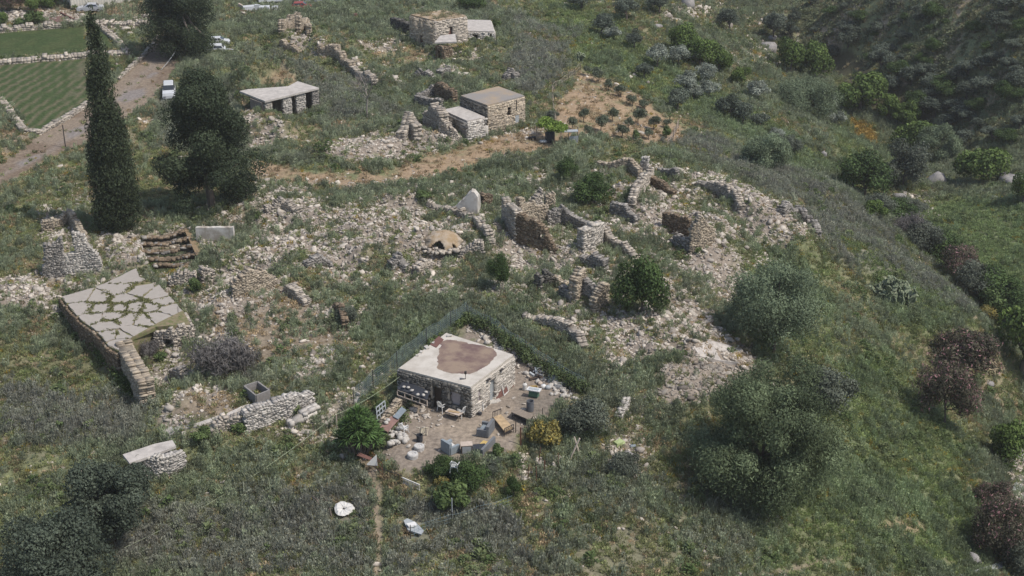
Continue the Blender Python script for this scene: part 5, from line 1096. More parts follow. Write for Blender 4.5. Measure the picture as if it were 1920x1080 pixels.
# prickly pears
M_cact = mat('cactus', (.13, .17, .095), .7, noise=.35, nscale=7, col2=(.24, .25, .17))
def cactus(u, v, n, spread, hmax, label):
    p = G(u, v); root = thing('prickly_pear', label, 'cactus', p); q = np.random.RandomState(int(u)); mb = MB()
    def pad(c, a, tilt, s_):
        R = Matrix.Rotation(a, 3, 'Z')@Matrix.Rotation(tilt, 3, 'Y'); V = []
        for sd_ in (-.05, .05):
            for k in range(8): t_ = k*math.pi/4; V.append(Vector(c)+R@Vector((sd_*s_*2, .5*s_*math.cos(t_), .5*s_+.62*s_*math.sin(t_))))
        mb.add(V, [tuple(range(8))[::-1], tuple(range(8, 16))]+[(k, (k+1) % 8, 8+(k+1) % 8, 8+k) for k in range(8)]); return Vector(c)+R@Vector((0, 0, 1.05*s_))
    for i in range(n):
        a = q.rand()*6.28; rr = spread*math.sqrt(q.rand()); x, y = rr*math.cos(a), rr*math.sin(a)*.7; c = Vector((x, y, float(H(p.x+x, p.y+y))-p.z-.1)); 
        while c.z < hmax*(1-.6*rr/spread): c = pad(c, q.rand()*6.28, q.randn()*.45, .42+.2*q.rand())
        for _ in range(3): pad(c-Vector((0, 0, .2)), q.rand()*6.28, q.randn()*.8, .36)
    mb.build('pads', M_cact, root)
cactus(1672, 562, 60, 1.9, 2.4, 'sprawling grey green prickly pear alone on the purple slope')
cactus(1087, 118, 8, .5, 1.9, 'small prickly pear at the top corner post of the tan plot')
cactus(1398, 310, 22, 1.1, 1.0, 'low prickly pear with pale pads left of the broad yellow green bush')
# boulders
M_bould = mat('lichened limestone', (.30, .28, .26), .95, noise=.45, nscale=1.6, col2=(.20, .19, .185), bump=.08)
def boulder(u, v, w_, hpx, label, name='boulder', seed=0, long=1.0, rz=0.0, m=None, sink=.25):
    p = G(u, v); s_ = S_at(p); bm = bmesh.new(); bmesh.ops.create_icosphere(bm, subdivisions=2, radius=1); q = np.random.RandomState(seed)
    off = q.rand(3)*50; W = w_/s_/2; Hh = hpx/s_
    for v_ in bm.verts:
        c = np.array(v_.co); n_ = fbm(np.array([c[0]*1.2+off[0]+c[2]]), np.array([c[1]*1.2+off[1]-c[2]*.7]), .9, seed)[0]; c = c*(.45+1.1*n_)*(.88+.24*q.rand()); c = np.round(c*2.6)/2.6*.45+c*.55; v_.co = Vector((c[0]*W, c[1]*W*long, c[2]*Hh*.62))
    V = np.array([v_.co for v_ in bm.verts]); Fc = np.array([[l.index for l in f.verts] for f in bm.faces]); bm.free()
    o = mesh_np(name, V, Fc, m or M_bould); o.location = p+Vector((0, 0, Hh*.3-sink)); o.rotation_euler = (0, 0, rz); return tag(o, label, 'boulder')
boulder(1756, 346, 38, 28, 'big pale boulder in the valley, left of the dark green tree', seed=3); boulder(1900, 342, 60, 18, 'wide pale boulder at the right edge beyond the stream', seed=5)
boulder(1690, 372, 28, 14, 'small pale boulder in the stream bed under the grey tree', seed=6); boulder(1448, 72, 18, 10, 'pale rock at the left foot of the dark grey crest olive', seed=8); boulder(1545, 292, 12, 14, 'small pale rock on the grass below the silver olives', seed=9)
boulder(1288, 12, 24, 22, 'pale rock outcrop at the top edge of the ridge path', seed=10); boulder(1438, 96, 40, 22, 'broad pale rock outcrop on the orange slope', seed=11); boulder(1232, 50, 20, 9, 'pale rock on the path between two dark olives', seed=12)
boulder(1180, 858, 46, 18, 'long pale boulder lying beside a dark shrub below the rubble', seed=13, long=.5, rz=-.5); boulder(1825, 1052, 28, 24, 'pale jagged boulder under the oleander in the lower right corner', seed=14); boulder(1868, 372, 24, 8, 'flat pale stone on the far bank meadow', seed=15); boulder(1712, 410, 12, 8, 'small white stone where the thicket begins', seed=16); boulder(1855, 718, 22, 10, 'grey flat stone under the oleander thicket', seed=17)
boulder(1905, 855, 30, 20, 'pale rocks on the stream bank at the right edge', seed=18); boulder(1880, 640, 30, 12, 'white stones showing between the dark trees at the right edge', seed=19); boulder(1150, 690, 14, 8, 'lone grey boulder beside the fence hedge', seed=20)
# ---------------------------------------------------------------- yard things
def Y0(u, v, z=0.0): return Vector(at_z(u, v, z))
def chair(u, v, rz, label, z=None, m=M_white, tip=None):
    p = G(u, v) if z is None else Y0(u, v, z); r = thing('plastic_chair', label, 'chair', p, rz, 'plastic garden chairs'); r.scale = (1.15,)*3
    MB().box((0, 0, .42), (.46, .44, .04), jit=.006).build('seat', m, r)
    b = MB()
    for x in (-.17, -.085, 0, .085, .17): b.bar((x, .20, .44), (x*.95, .31, .86 if abs(x) < .1 else .80), .035, .02)
    b.bar((-.20, .30, .80), (-.09, .32, .88), .04).bar((-.09, .32, .88), (.09, .32, .88), .04).bar((.09, .32, .88), (.20, .30, .80), .04); b.bar((-.21, .2, .44), (-.2, .30, .80), .045).bar((.21, .2, .44), (.2, .30, .80), .045); b.build('backrest', m, r)
    for sx in (-1, 1):
        a = MB(); a.bar((sx*.25, -.18, .64), (sx*.25, .24, .66), .05, .025).bar((sx*.25, -.18, .44), (sx*.25, -.18, .64), .04); a.build('armrest', m, r)
        for sy in (-1, 1): MB().bar((sx*.27, sy*.24, 0), (sx*.21, sy*.19, .42), .045).build('leg', m, r)
    if tip: r.rotation_euler = (tip[0], tip[1], rz); r.location.z += .25
    return r
chair(829, 771, 2.4, 'white plastic chair by the sooty wall, left end of the plank table'); chair(866, 781, -2.3, 'white plastic chair at the right end of the plank table under the shutter')
chair(757, 812, 2.5, 'white plastic chair among the stacked pale stones'); chair(903, 766, 1.2, 'white plastic chair beside the sunlit corner of the stone house')
chair(853, 884, 2.9, 'white plastic chair sunk in the green bushes below the yard', z=.75); chair(786, 812, .6, 'cream plastic chair tipped over beside the black drum', m=mat('cream plastic', (.50, .44, .33), .5), tip=(1.3, .3))
# lean-to shelf roof of black sheet against the sooty wall
a, b, e, f = Y0(745, 729, 1.55), Y0(758, 711, 1.8), Y0(806, 734, 1.8), Y0(801, 749, 1.55); c = (a+b+e+f)/4
tb = thing('lean_to', 'black sheet lean-to roof held down by white stones, against the sooty house wall', 'lean-to', (c.x, c.y, 0)); L = lambda p: (p.x-c.x, p.y-c.y)
MB().prism([L(a), L(f), L(e), L(b)], [1.49, 1.49, 1.74, 1.74], [1.55, 1.55, 1.8, 1.8]).build('roof_sheet', M_tar, tb)
for q in (a, f): MB().bar((*(x*.97 for x in L(q)), -.05), (*(x*.97 for x in L(q)), 1.5), .08).build('post', M_wood, tb)
fr = MB(); A = Vector((*L(a), 1.42)); B = Vector((*L(f), 1.42)); fr.bar(A, B, .07); A2 = A-Vector((0, .12, .38)); B2 = B-Vector((0, .12, .38)); fr.bar(A2, B2, .07)
for t_ in (0, .25, .5, .75, 1): fr.bar(A.lerp(B, t_), A2.lerp(B2, t_), .06)
fr.build('side_rack', M_board, tb)
for i, (X, Yp, w_) in enumerate([(630,850,'rearmost'),(557,912,'leftmost'),(615,920,'second from left'),(663,960,'largest, near the middle'),(745,1015,'nearest the front edge'),(820,1020,'roundest, second from right'),(855,980,'rightmost')]):
    p = Y0(680+X/7.2, 600+Yp/7.2, 1.72); V, Fc = rockmesh(200+i, .6); o = mesh_np('stone', V*(.42, .36, .36), Fc, M_stoneW); o.location = p+Vector((0, 0, .07)); o.rotation_euler = (0, 0, i); tag(o, f'white stone on the black sheet roof, {w_}', 'stone', 'white stones weighing down the black sheet')
# plank table
pa, pb = Y0(838, 769, .55), Y0(864, 777, .55); c = (pa+pb)/2; tb = thing('plank_table', 'plank table with torn cardboard on top, between two white chairs', 'table', (c.x, c.y, 0)); d = (pb-pa).normalized(); ang = math.atan2(d.y, d.x)
MB().box((0, 0, .56), ((pb-pa).length, .6, .05), rz=ang).build('tabletop', M_board, tb)
for s_ in (-1, 1):
    for t_ in (-1, 1): q = Matrix.Rotation(ang, 3, 'Z')@Vector((s_*(pb-pa).length*.45, t_*.25, 0)); MB().bar((q.x, q.y, 0), (q.x, q.y, .53), .05).build('leg', M_wood, tb)
o = MB().box((0, 0, 0), (.9, .3, .03), rz=ang+.3, jit=.04).build('cardboard', M_tancloth); o.location = (c.x, c.y, .62); tag(o, 'torn brown cardboard lying on the plank table', 'cardboard')
# low red table, window lattice, blue panel
q4 = [Y0(*q, .6) for q in ((712, 801), (727, 810), (749, 785), (733, 780))]; c = sum(q4, Vector())/4; tb = thing('low_table', 'low reddish table with white stones on it, left side of the yard', 'table', (c.x, c.y, 0)); MB().prism([(p.x-c.x, p.y-c.y) for p in q4], .55, .6).build('tabletop', mat('dull red board', (.24, .145, .12), .8, noise=.25), tb)
for p in q4: MB().bar(((p.x-c.x)*.9, (p.y-c.y)*.9, -.05), ((p.x-c.x)*.9, (p.y-c.y)*.9, .55), .06).build('leg', M_wood, tb)
for i, (u, v, l) in enumerate([(724, 795, 'upper'), (728, 790, 'lower, wider')]):
    V, Fc = rockmesh(220+i, .7); o = mesh_np('stone', V*.5, Fc, M_stoneW); o.location = Y0(u, v, .6)+Vector((0, 0, .12)); tag(o, f'pale stone on the low reddish table, the {l} one', 'stone', 'pale stones on the low reddish table')
lat = MB(); A, B = Y0(708, 789), Y0(724, 776); h_ = Vector((-.1, .35, 1.0))
for t_ in (0, .33, .66, 1): lat.bar(A.lerp(B, t_), A.lerp(B, t_)+h_, .07)
for t_ in (0, .33, .66, 1): lat.bar(A+h_*t_, B+h_*t_, .07)
c = (A+B)/2; o = lat.build('window_grille', M_lgrey); tag(o, 'old grey window grille leaning behind the low reddish table', 'window grille')
q4 = [Y0(*q, .75) for q in ((737, 780), (746, 785), (762, 773), (753, 767))]; o = MB().prism([(p.x, p.y) for p in q4], [.65, .65, .9, .9], [.72, .72, .97, .97]).build('panel', M_blue); tag(o, 'faded blue panel lying at the end of the low reddish table', 'panel')
o = MB().bar(Y0(740, 782), Y0(741, 781, .62), .3, .3).build('pedestal_stone', M_stoneW); tag(o, 'pale block under the faded blue panel', 'stone block')
# stones stacked
q = random.Random(4)
for i in range(30):
    u = 728+q.random()*36; v = 812+q.random()*26-(u-728)*.15; p = Y0(u, v); V, Fc = rockmesh(300+i % 6, .8); sc = .38+.3*q.random(); o = mesh_np('block_stone', V*sc, Fc, M_stoneW); o.location = p+Vector((0, 0, .1+.25*q.random())); o.rotation_euler = (q.random()*.4, q.random()*.4, q.random()*6)
    tag(o, 'rough white stone in the loose pile round the white chair by the palm', 'stone', 'loose white stones piled beside the palm')
for i in range(40):
    u = 884+q.random()*0; t_ = q.random(); u = 905+t_*165+q.uniform(-16, 16); v = 632+t_*100+q.uniform(-5, 22); p = G(u, v); V, Fc = rockmesh(320+i % 6, .75); sc = .4+.55*q.random()**2; o = mesh_np('block_stone', V*sc, Fc, M_stoneW); o.location = p+Vector((0, 0, .08)); o.rotation_euler = (q.random()*.4, q.random()*.4, q.random()*6)
    tag(o, 'big pale stone on the rubble strip behind the stone house', 'stone', 'big pale stones behind the stone house')
def millstone(u, v, d_, label):
    p = Y0(u, v); r = d_/S_at(p)/2; o = MB().lathe([(r*.95, -.05), (r, .05), (r*1.02, .30), (r*.94, .38), (r*.55, .39), (r*.5, .34), (r*.12, .34), (r*.1, .28)], 22).build('millstone', mat('grey concrete ring', (.46, .44, .41), .9, noise=.3, nscale=5, bump=.02)); o.location = p; tag(o, label, 'millstone', 'two round concrete lids')
millstone(786, 843, 20, 'round grey stone disc, the farther of two beside the black drum'); millstone(774, 858, 21, 'round grey stone disc, the nearer of two, slightly larger')
p = Y0(787, 828); o = MB().lathe([(.20, -.03), (.24, .1), (.25, .62), (.22, .62), (.2, .3)], 14).build('drum', M_tar); o.location = p; tag(o, 'black metal drum with charred rim, next to the tipped cream chair', 'drum')
def armchair(u, v, rz, label, m, seatm, cat='armchair', wd=.95):
    r = thing('armchair', label, cat, Y0(u, v), rz); r.scale = (1.1,)*3; MB().box((0, 0, .22), (wd-.3, .7, .36), jit=.02).build('seat', seatm, r); MB().box((0, .36, .48), (wd, .22, .85), jit=.03).build('backrest', m, r)
    for s_ in (-1, 1): MB().box((s_*(wd/2-.07), -.02, .32), (.2, .8, .55), jit=.02).build('armrest', m, r)
    return r
armchair(845, 846, 2.3, 'grey blue armchair with a white cushion, left end of the seats round the yard', M_blue, M_whitepaint); armchair(910, 812, -1.9, 'worn grey armchair facing the bed frame', M_grey, M_blue, wd=1.25)
r = thing('cabinet', 'small grey cabinet with a pale top between the armchair and the torn sofa', 'cabinet', Y0(875, 848), .1); r.scale = (1.15,)*3; MB().box((0, 0, .32), (.72, .5, .62)).build('body', M_darkwood, r); MB().box((0, -.262, .32), (.6, .02, .5)).build('door', M_doorgrey, r); MB().box((0, 0, .65), (.78, .56, .05)).build('top', M_board, r)
r = thing('sofa', 'torn corner sofa with black seat and grey backrest, front edge of the yard', 'sofa', Y0(899, 845), .2); MB().box((-.1, 0, .2), (1.1, .7, .38), jit=.04).build('seat', M_tar, r)
a, b = Y0(903, 849, .3)-r.location, Y0(927, 824, .3)-r.location; bk = MB(); R2 = Matrix.Rotation(-.2, 3, 'Z'); a = R2@a; b = R2@b; bk.bar(a, b, .2, .55); bk.build('backrest', M_grey, r); MB().box((.5, .65, .14), (.75, .6, .1), rz=.8, jit=.03).build('cushion', M_yellow, r)
# bed frame
q4 = [Y0(*q, .35) for q in ((924, 783), (939, 777), (963, 803), (946, 811))]; c = sum(q4, Vector())/4; r = thing('bed', 'iron bed frame with a tan mattress standing outdoors', 'bed', (c.x, c.y, 0)); loc4 = [Vector((p.x-c.x, p.y-c.y, 0)) for p in q4]
MB().prism([(p.x*.94, p.y*.94) for p in loc4], .28, .42).build('mattress', M_tancloth, r); fr = MB()
for i in range(4): A, B = loc4[i].copy(), loc4[(i+1) % 4].copy(); A.z = B.z = .3; fr.bar(A, B, .06)
fr.build('frame', M_iron, r)
for i, j, h_ in ((0, 1, .85), (2, 3, .7)):
    hb = MB(); A, B = loc4[i], loc4[j]
    for t_ in np.linspace(0, 1, 6): P = A.lerp(B, t_); hb.bar((P.x, P.y, 0), (P.x, P.y, h_), .05 if t_ in (0, 1) else .025)
    hb.bar((A.x, A.y, h_), (B.x, B.y, h_), .05); hb.build('headboard', M_iron, r)
q4 = [Y0(*q, .6) for q in ((958, 772), (968, 763), (1001, 778), (992, 787))]; c = sum(q4, Vector())/4; r = thing('bench', 'long grey bench with a dark shelf below, in front of the drum with the sink', 'bench', (c.x, c.y, 0)); loc4 = [(p.x-c.x, p.y-c.y) for p in q4]
MB().prism(loc4, .54, .6).build('seat', M_wood, r); MB().prism([(x*.9, y*.9) for x, y in loc4], .22, .27).build('shelf', M_iron, r)
for x, y in loc4: MB().bar((x*.9, y*.9, 0), (x*.9, y*.9, .54), .07).build('leg', M_iron, r)
p = Y0(994, 770); o = MB().lathe([(.29, 0), (.30, .05), (.30, .9), (.27, .9), (.26, .5)], 18).build('barrel', mat('dull grey drum', (.12, .125, .135), .5, noise=.2)); o.location = p; tag(o, 'dark grey open barrel behind the long bench', 'barrel')
p = Y0(1001, 744); r = thing('sink', 'white enamel sink on a green stand, behind the dark grey barrel', 'sink', p, -.35); MB().box((0, 0, .35), (.8, .45, .5), taper=.9).build('stand', M_green, r); MB().box((0, 0, .68), (1.15, .6, .09), jit=.01).build('basin', M_white, r); MB().box((0, 0, .728), (.85, .38, .01)).build('bowl', M_lgrey, r)
p = Y0(984, 731); r = thing('gas_cylinder', 'white gas cylinder standing beside the yellow crate', 'gas cylinder', p); MB().lathe([(.17, 0), (.20, .05), (.20, .52), (.12, .62), (.04, .66)], 14).build('tank', M_whitepaint, r); MB().tube([(0, 0, .64), (0, 0, .74)], .05, 8).build('valve', M_iron, r)
def crate(u, v, sz, rz, m, name, label, cat):
    w_, d_, h_ = sz; b = MB(); b.box((0, 0, .02), (w_, d_, .04)); 
    for sx in (-1, 1): b.box((sx*w_/2, 0, h_/2), (.03, d_, h_)); b.box((0, sx*d_/2, h_/2), (w_-.035, .03, h_))
    o = b.build(name, m); o.location = Y0(u, v); o.rotation_euler = (0, 0, rz); return tag(o, label, cat)
crate(1001, 732, (.55, .4, .35), .15, M_yellow, 'crate', 'faded yellow crate between the gas cylinder and the bags', 'crate'); crate(1048, 727, (.6, .45, .4), -.3, M_whitepaint, 'crate', 'white open drawer at the far end of the junk, by the hedge', 'drawer')
for u, v, sc, m, l in [(1013, 722, .42, M_board, 'small orange tinged bag right of the yellow crate'), (1019, 728, .5, M_white, 'white bag in front of the leaning blue board'), (1027, 729, .45, M_lgrey, 'grey bag nearest the white open drawer')]:
    V, Fc = rockmesh(int(u), 1.0); o = mesh_np('bag', V*sc*1.3, Fc, m, smooth_=True); o.location = Y0(u, v)+Vector((0, 0, sc*.3)); tag(o, l, 'bag')
o = MB().box((0, 0, .35), (.9, .06, .7)).build('board', M_blue); o.location = Y0(1036, 719); o.rotation_euler = (-.35, 0, -.4); tag(o, 'blue grey board leaning among the junk', 'board')
for i in range(14):
    u = 992+q.random()*26; v = 700+q.random()*16; m = [M_iron, M_grey, M_darkwood, M_lgrey][i % 4]; o = MB().box((0, 0, 0), (.25+q.random()*.7, .12+q.random()*.2, .06+q.random()*.2), jit=.03).build('scrap_piece', m); o.location = G(u, v)+Vector((0, 0, .15+q.random()*.3)); o.rotation_euler = (q.random(), q.random(), q.random()*6); tag(o, 'piece of dark scrap in the heap behind the gas cylinder', 'scrap', 'dark scrap heap behind the gas cylinder')
# leaning frame and sheets
fr = MB(); A, B = Y0(945, 742), Y0(953, 734); A1, B1 = Y0(928, 713, 1.9), Y0(936, 707, 1.9)
A1 = A+Vector((-.42, .22, 1.95)); B1 = B+Vector((-.42, .22, 1.95)); fr.bar(A, A1, .07).bar(B, B1, .07).bar(A, B, .07).bar(A1, B1, .07); o = fr.build('door_frame', M_whitepaint); tag(o, 'white wooden frame leaning on the sunlit wall by the grey door', 'frame')
for (u, v, rz, l) in [(937, 745, 1.0, 'red brown sheet leaning left of the white frame'), (945, 738, .9, 'red brown sheet leaning inside the white frame'), (956, 728, .8, 'red brown sheet leaning nearest the back corner of the house')]:
    p = Y0(u, v); b = MB(); a1 = Vector((-.30, -.38, 0)); a2 = Vector((.30, .38, 0)); up = Vector((-.22, .13, 1.1)); off = Vector((.04, -.03, 0))
    b.add([a1, a2, a2+up, a1+up, a1+off, a2+off, a2+up+off, a1+up+off], BOXF); o = b.build('metal_sheet', M_redbrown); o.location = p; tag(o, l, 'metal sheet')
pave('paving_slab', 'pale flagstones in front of the grey door', 'paving slab', [(918, 748), (930, 742), (940, 752), (930, 756), (916, 758)], .12, M_stoneW)
p = Y0(900, 778); o = MB().lathe([(.12, 0), (.17, .1), (.15, .24), (.1, .24)], 10).build('pot', M_tar); o.location = p; tag(o, 'small black pot on the ground by the sunlit house corner', 'pot')
# posts
def post(u, v, h_, r_, m, label, lean=(0, 0), name='fence_post', cat='post'):
    p = G(u, v); o = MB().tube([(0, 0, -.2), (lean[0], lean[1], h_)], r_, 6).build(name, m); o.location = p; return tag(o, label, cat)
post(976, 835, 1.6, .06, M_rust, 'thick rusty iron post beside the yellowish shrub'); post(967, 811, 1.3, .035, M_iron, 'thin iron post at the foot of the bed frame'); post(1017, 790, 1.2, .03, M_iron, 'thin iron post behind the yellowish shrub'); post(848, 978, 2.0, .04, M_lgrey, 'thin pale pole in front of the green fig bush')
post(632, 808, 1.5, .06, M_board, 'short pale pole carrying the cable, left of the palm', name='cable_pole', cat='pole'); post(123, 277, 2.9, .07, M_iron, 'lone dark pole beside the dirt road', name='roadside_pole', cat='pole'); post(1064, 868, 2.0, .07, M_board, 'weathered leaning stake above the low rubble below the yard', (.9, .3)); post(1091, 862, 1.8, .06, M_board, 'second weathered stake leaning the other way', (-.6, .4))
post(1181, 545, 1.2, .05, M_iron, 'dark stake in the weeds left of the round dark green tree'); post(872, 1, 2.0, .06, M_iron, 'dark post at the top edge behind the grass-roofed house')
for i, (u, v) in enumerate([(989, 900), (1006, 905), (1022, 893), (1010, 868), (1047, 880)]): post(u, v, 1.4, .035, M_rust, 'thin rusty post of the broken fence over pale stones below the yard', (random.uniform(-.15, .15), 0)).__setitem__('group', 'rusty posts below the yard')
# netting fence
M_net = mat('blue green netting', (.19, .25, .26), .6)
def net(pts, h_, label, m=M_net, sp=.20, wr=.013, name='netting_fence', posts=True):
    P = [G(u, v) for u, v in pts]; r = thing(name, label, 'fence', P[0]); b = MB(); pb = []
    for A, B in zip(P[:-1], P[1:]):
        n = max(1, int((B-A).length/sp))
        sag = lambda t_: .12*math.sin(t_*9)
        for k in range(n): t_ = k/n; p = A.lerp(B, t_)-P[0]; g = float(H(p.x+P[0].x, p.y+P[0].y))-P[0].z; b.bar((p.x, p.y, g), (p.x+random.uniform(-.05, .05), p.y+random.uniform(-.05, .05), g+h_+sag(t_)), wr)
        for j in range(int(h_/sp)+1):
            m_ = max(2, int((B-A).length/1.0)); prev = None
            for k in range(m_+1):
                t_ = k/m_; p = A.lerp(B, t_)-P[0]; g = float(H(p.x+P[0].x, p.y+P[0].y))-P[0].z; cur = Vector((p.x, p.y, g+j*sp*(1+sag(t_)/h_)))
                if prev: b.bar(prev, cur, wr)
                prev = cur
    b.build('netting', m, r)
    if posts:
        for A, B in zip(P[:-1], P[1:]):
            n = max(1, int((B-A).length/3.2))
            for k in range(n): p = A.lerp(B, k/n)-P[0]; g = float(H(p.x+P[0].x, p.y+P[0].y))-P[0].z; MB().tube([(p.x, p.y, g-.2), (p.x, p.y, g+h_+.15)], .035, 6).build('post', M_iron, r)
    return r
net([(664, 766), (700, 733), (745, 697), (800, 652), (845, 620), (876, 600)], 1.8, 'blue green netting fence running up the left side of the house to its corner'); net([(876, 600), (920, 622), (985, 668), (1040, 706), (1096, 738)], 1.5, 'blue green netting fence down the right side behind the house, dark weeds at its foot')
net([(770, 1010), (848, 985), (900, 968), (960, 950)], 1.0, 'faint netting fence through the weeds below the fig bush', sp=.3)
net([(1088, 132), (1066, 152), (1036, 172), (1037, 205), (1042, 236)], 1.0, 'wire fence with a pale top rail along the left side of the tan plot', M_board, .5, .02); net([(1272, 240), (1262, 262), (1250, 276)], 1.2, 'short wire fence closing the right corner of the tan plot', M_board, .35, .02)
net([(140, 42), (182, 46), (250, 30), (300, 20)], 1.6, 'thin wire fence in front of the metal hall', M_iron, .5, .012)
# hedge of weeds at the foot of the fence: built as low plants
def hedge(pts, n, w_, h_, label, cols, seed):
    P = [G(u, v) for u, v in pts]; q_ = np.random.RandomState(seed); lens = [(b-a).length for a, b in zip(P[:-1], P[1:])]; lb = []
    for k in range(n):
        s_ = q_.rand()*sum(lens); i = 0
        while s_ > lens[i]: s_ -= lens[i]; i += 1
        p = P[i].lerp(P[i+1], s_/lens[i]); lb.append((p.x-P[0].x+q_.randn()*w_*.3, p.y-P[0].y+q_.randn()*w_*.3, float(H(p.x, p.y))-P[0].z+h_*(.2+.5*q_.rand()), w_*(.35+.35*q_.rand())))
    V, Fc, K = lobed(q_, np.array(lb), n*70, .2, .6, cols[0], .4, .3, .9, cols[1], .5, ragged=.3); r = thing('hedge', label, 'hedge', P[0]); mesh_np('foliage', V, Fc, M_leaf, r, K)
hedge([(876, 604), (920, 626), (985, 672), (1040, 710), (1096, 742)], 110, .95, 1.25, 'dark strip of tall weeds hedging the right-hand netting fence', ((.06, .085, .03), (.11, .14, .06)), 3)
hedge([(800, 656), (845, 624), (876, 604)], 26, .5, .8, 'green strip of tall weeds inside the upper corner of the netting fence', ((.07, .10, .03), (.13, .17, .06)), 5)
hedge([(112, 572), (150, 618), (195, 668), (246, 745)], 110, .8, 1.3, 'dark green weeds at the foot of the cellar house wall', ((.05, .085, .025), (.11, .14, .05)), 6)
# gate, white rail, cable, odds and ends
A, B = G(700, 872), G(718, 894); r = thing('iron_gate', 'rusty iron gate with vertical bars at the bottom of the yard', 'gate', A); b = MB(); d = B-A
for t_ in np.linspace(0, 1, 7): b.bar(d*t_, d*t_+Vector((0, 0, 1.15)), .05 if t_ in (0, 1) else .025)
for z_ in (.15, .6, 1.1): b.bar(Vector((0, 0, z_)), d+Vector((0, 0, z_)), .035)
b.build('bars', M_rust, r)
A, B = G(754, 906), G(787, 920); b = MB(); d = B-A; r = thing('white_railing', 'low white railing panel lying along the lower yard edge', 'railing', A)
for t_ in np.linspace(0, 1, 12): b.bar(d*t_, d*t_+Vector((.0, .1, .5)), .05)
for z_ in (.05, .5): b.bar(Vector((0, 0, z_)), d+Vector((0, 0, z_)), .07)
b.build('bars', M_whitepaint, r)
r = thing('fence_rail', 'dark low rail fence between the gate and the white railing', 'rail fence', G(720, 893)); b = MB(); d = G(754, 905)-G(720, 893)
for t_ in np.linspace(0, 1, 6): b.bar(d*t_, d*t_+Vector((0, 0, .7)), .04)
b.bar(Vector((0, 0, .6)), d+Vector((0, 0, .6)), .04).build('rails', M_iron, r)
o = MB().box((0, 0, 0), (1.6, .35, .12), jit=.05).build('plank', M_redbrown); o.location = Y0(688, 858, .1); o.rotation_euler = (0, .1, -.5); tag(o, 'reddish plank lying under the palm by the gate', 'plank')
o = MB().add([(0, 0, 0), (.8, -.1, 0), (.75, .1, .8), (0, .05, .08), (.8, -.05, .08), (.75, .15, .85)], [(0, 2, 1), (3, 4, 5), (0, 1, 4, 3), (1, 2, 5, 4), (2, 0, 3, 5)]).build('board', M_whitepaint); o.location = Y0(688, 872, -.1); tag(o, 'white three-cornered board left of the rusty gate', 'board')
def disc():
    p = G(645, 962); V = []; n = 28; q_ = np.random.RandomState(2)
    for r_, z_ in ((.14, .05), (.2, .16), (.52, .20), (.68, .06)):
        for k in range(n): a = k*2*math.pi/n; rr = r_*(1+.10*math.sin(3*a+1)+.06*q_.rand()); V.append((rr*math.cos(a), rr*math.sin(a), z_+.10*q_.rand()))
    Fc = [(j*n+k, j*n+(k+1) % n, (j+1)*n+(k+1) % n, (j+1)*n+k) for j in range(3) for k in range(n)]; o = mesh_np('ring', V, Fc, M_whitepaint); o.location = p+Vector((0, 0, .25)); o.rotation_euler = (.2, .1, 0); m = o.modifiers.new('t', 'SOLIDIFY'); m.thickness = .05; tag(o, 'big white plastic ring lying in the weeds left of the footpath', 'ring')
disc()
pp = [G(*q) for q in ((757, 984), (764, 980), (780, 988), (795, 1003), (790, 1010), (765, 1003))]; c = pp[0]; o = MB().prism([(p.x-c.x, p.y-c.y) for p in pp], [.30+p.z-c.z for p in pp], [.36+p.z-c.z+.1*random.random() for p in pp]).build('tarpaulin', M_lgrey); o.location = c; tag(o, 'grey sheet spread in the weeds right of the footpath', 'tarpaulin')
o = MB().box((0, 0, 0), (.6, .4, .12), jit=.03).build('box', M_white); o.location = G(772, 995)+Vector((0, 0, .5)); o.rotation_euler = (.1, .1, .5); tag(o, 'small white box lying on the grey sheet in the weeds', 'box')
def cable(pts, r_, m, label, name='cable'):
    b = MB(); P = []
    for (A, B), sag in pts:
        n = 16
        for k in range(n+1): t_ = k/n; p = A.lerp(B, t_); P.append(p-Vector((0, 0, sag*4*t_*(1-t_))))
    b.tube(P, r_, 4); tag(b.build(name, m), label, 'cable')
pl = G(632, 808)+Vector((0, 0, 1.5))
cable([((Y0(757, 700, 2.3), pl), .3), ((pl, G(235, 1040)+Vector((0, 0, .6))), .8)], .016, mat('pale green cable', (.30, .34, .22), .6), 'pale green cable slung from the stone house over a short pole to the lower left')
cable([((G(345, 95)+Vector((0, 0, 3.2)), G(330, 118)+Vector((0, 0, 1.6))), .1), ((G(330, 118)+Vector((0, 0, 1.6)), G(302, 132)+Vector((0, 0, .1))), .1)], .04, M_lgrey, 'grey hose hanging from the dark evergreen at the road bend', 'hose')
for i, (a, b_) in enumerate([((607, 935), (622, 975)), ((596, 950), (604, 930)), ((585, 935), (600, 960))]):
    A, B = G(*a), G(*b_); tag(MB().tube([A+Vector((0, 0, .2)), A.lerp(B, .5)+Vector((.1, 0, .45)), B+Vector((0, 0, .3))], [.10, .08, .05], 6).build('log', M_bark), ['longest dead branch in the weeds above the white ring', 'short upright dead branch above the white ring', 'leftmost dead branch above the white ring'][i], 'branch')
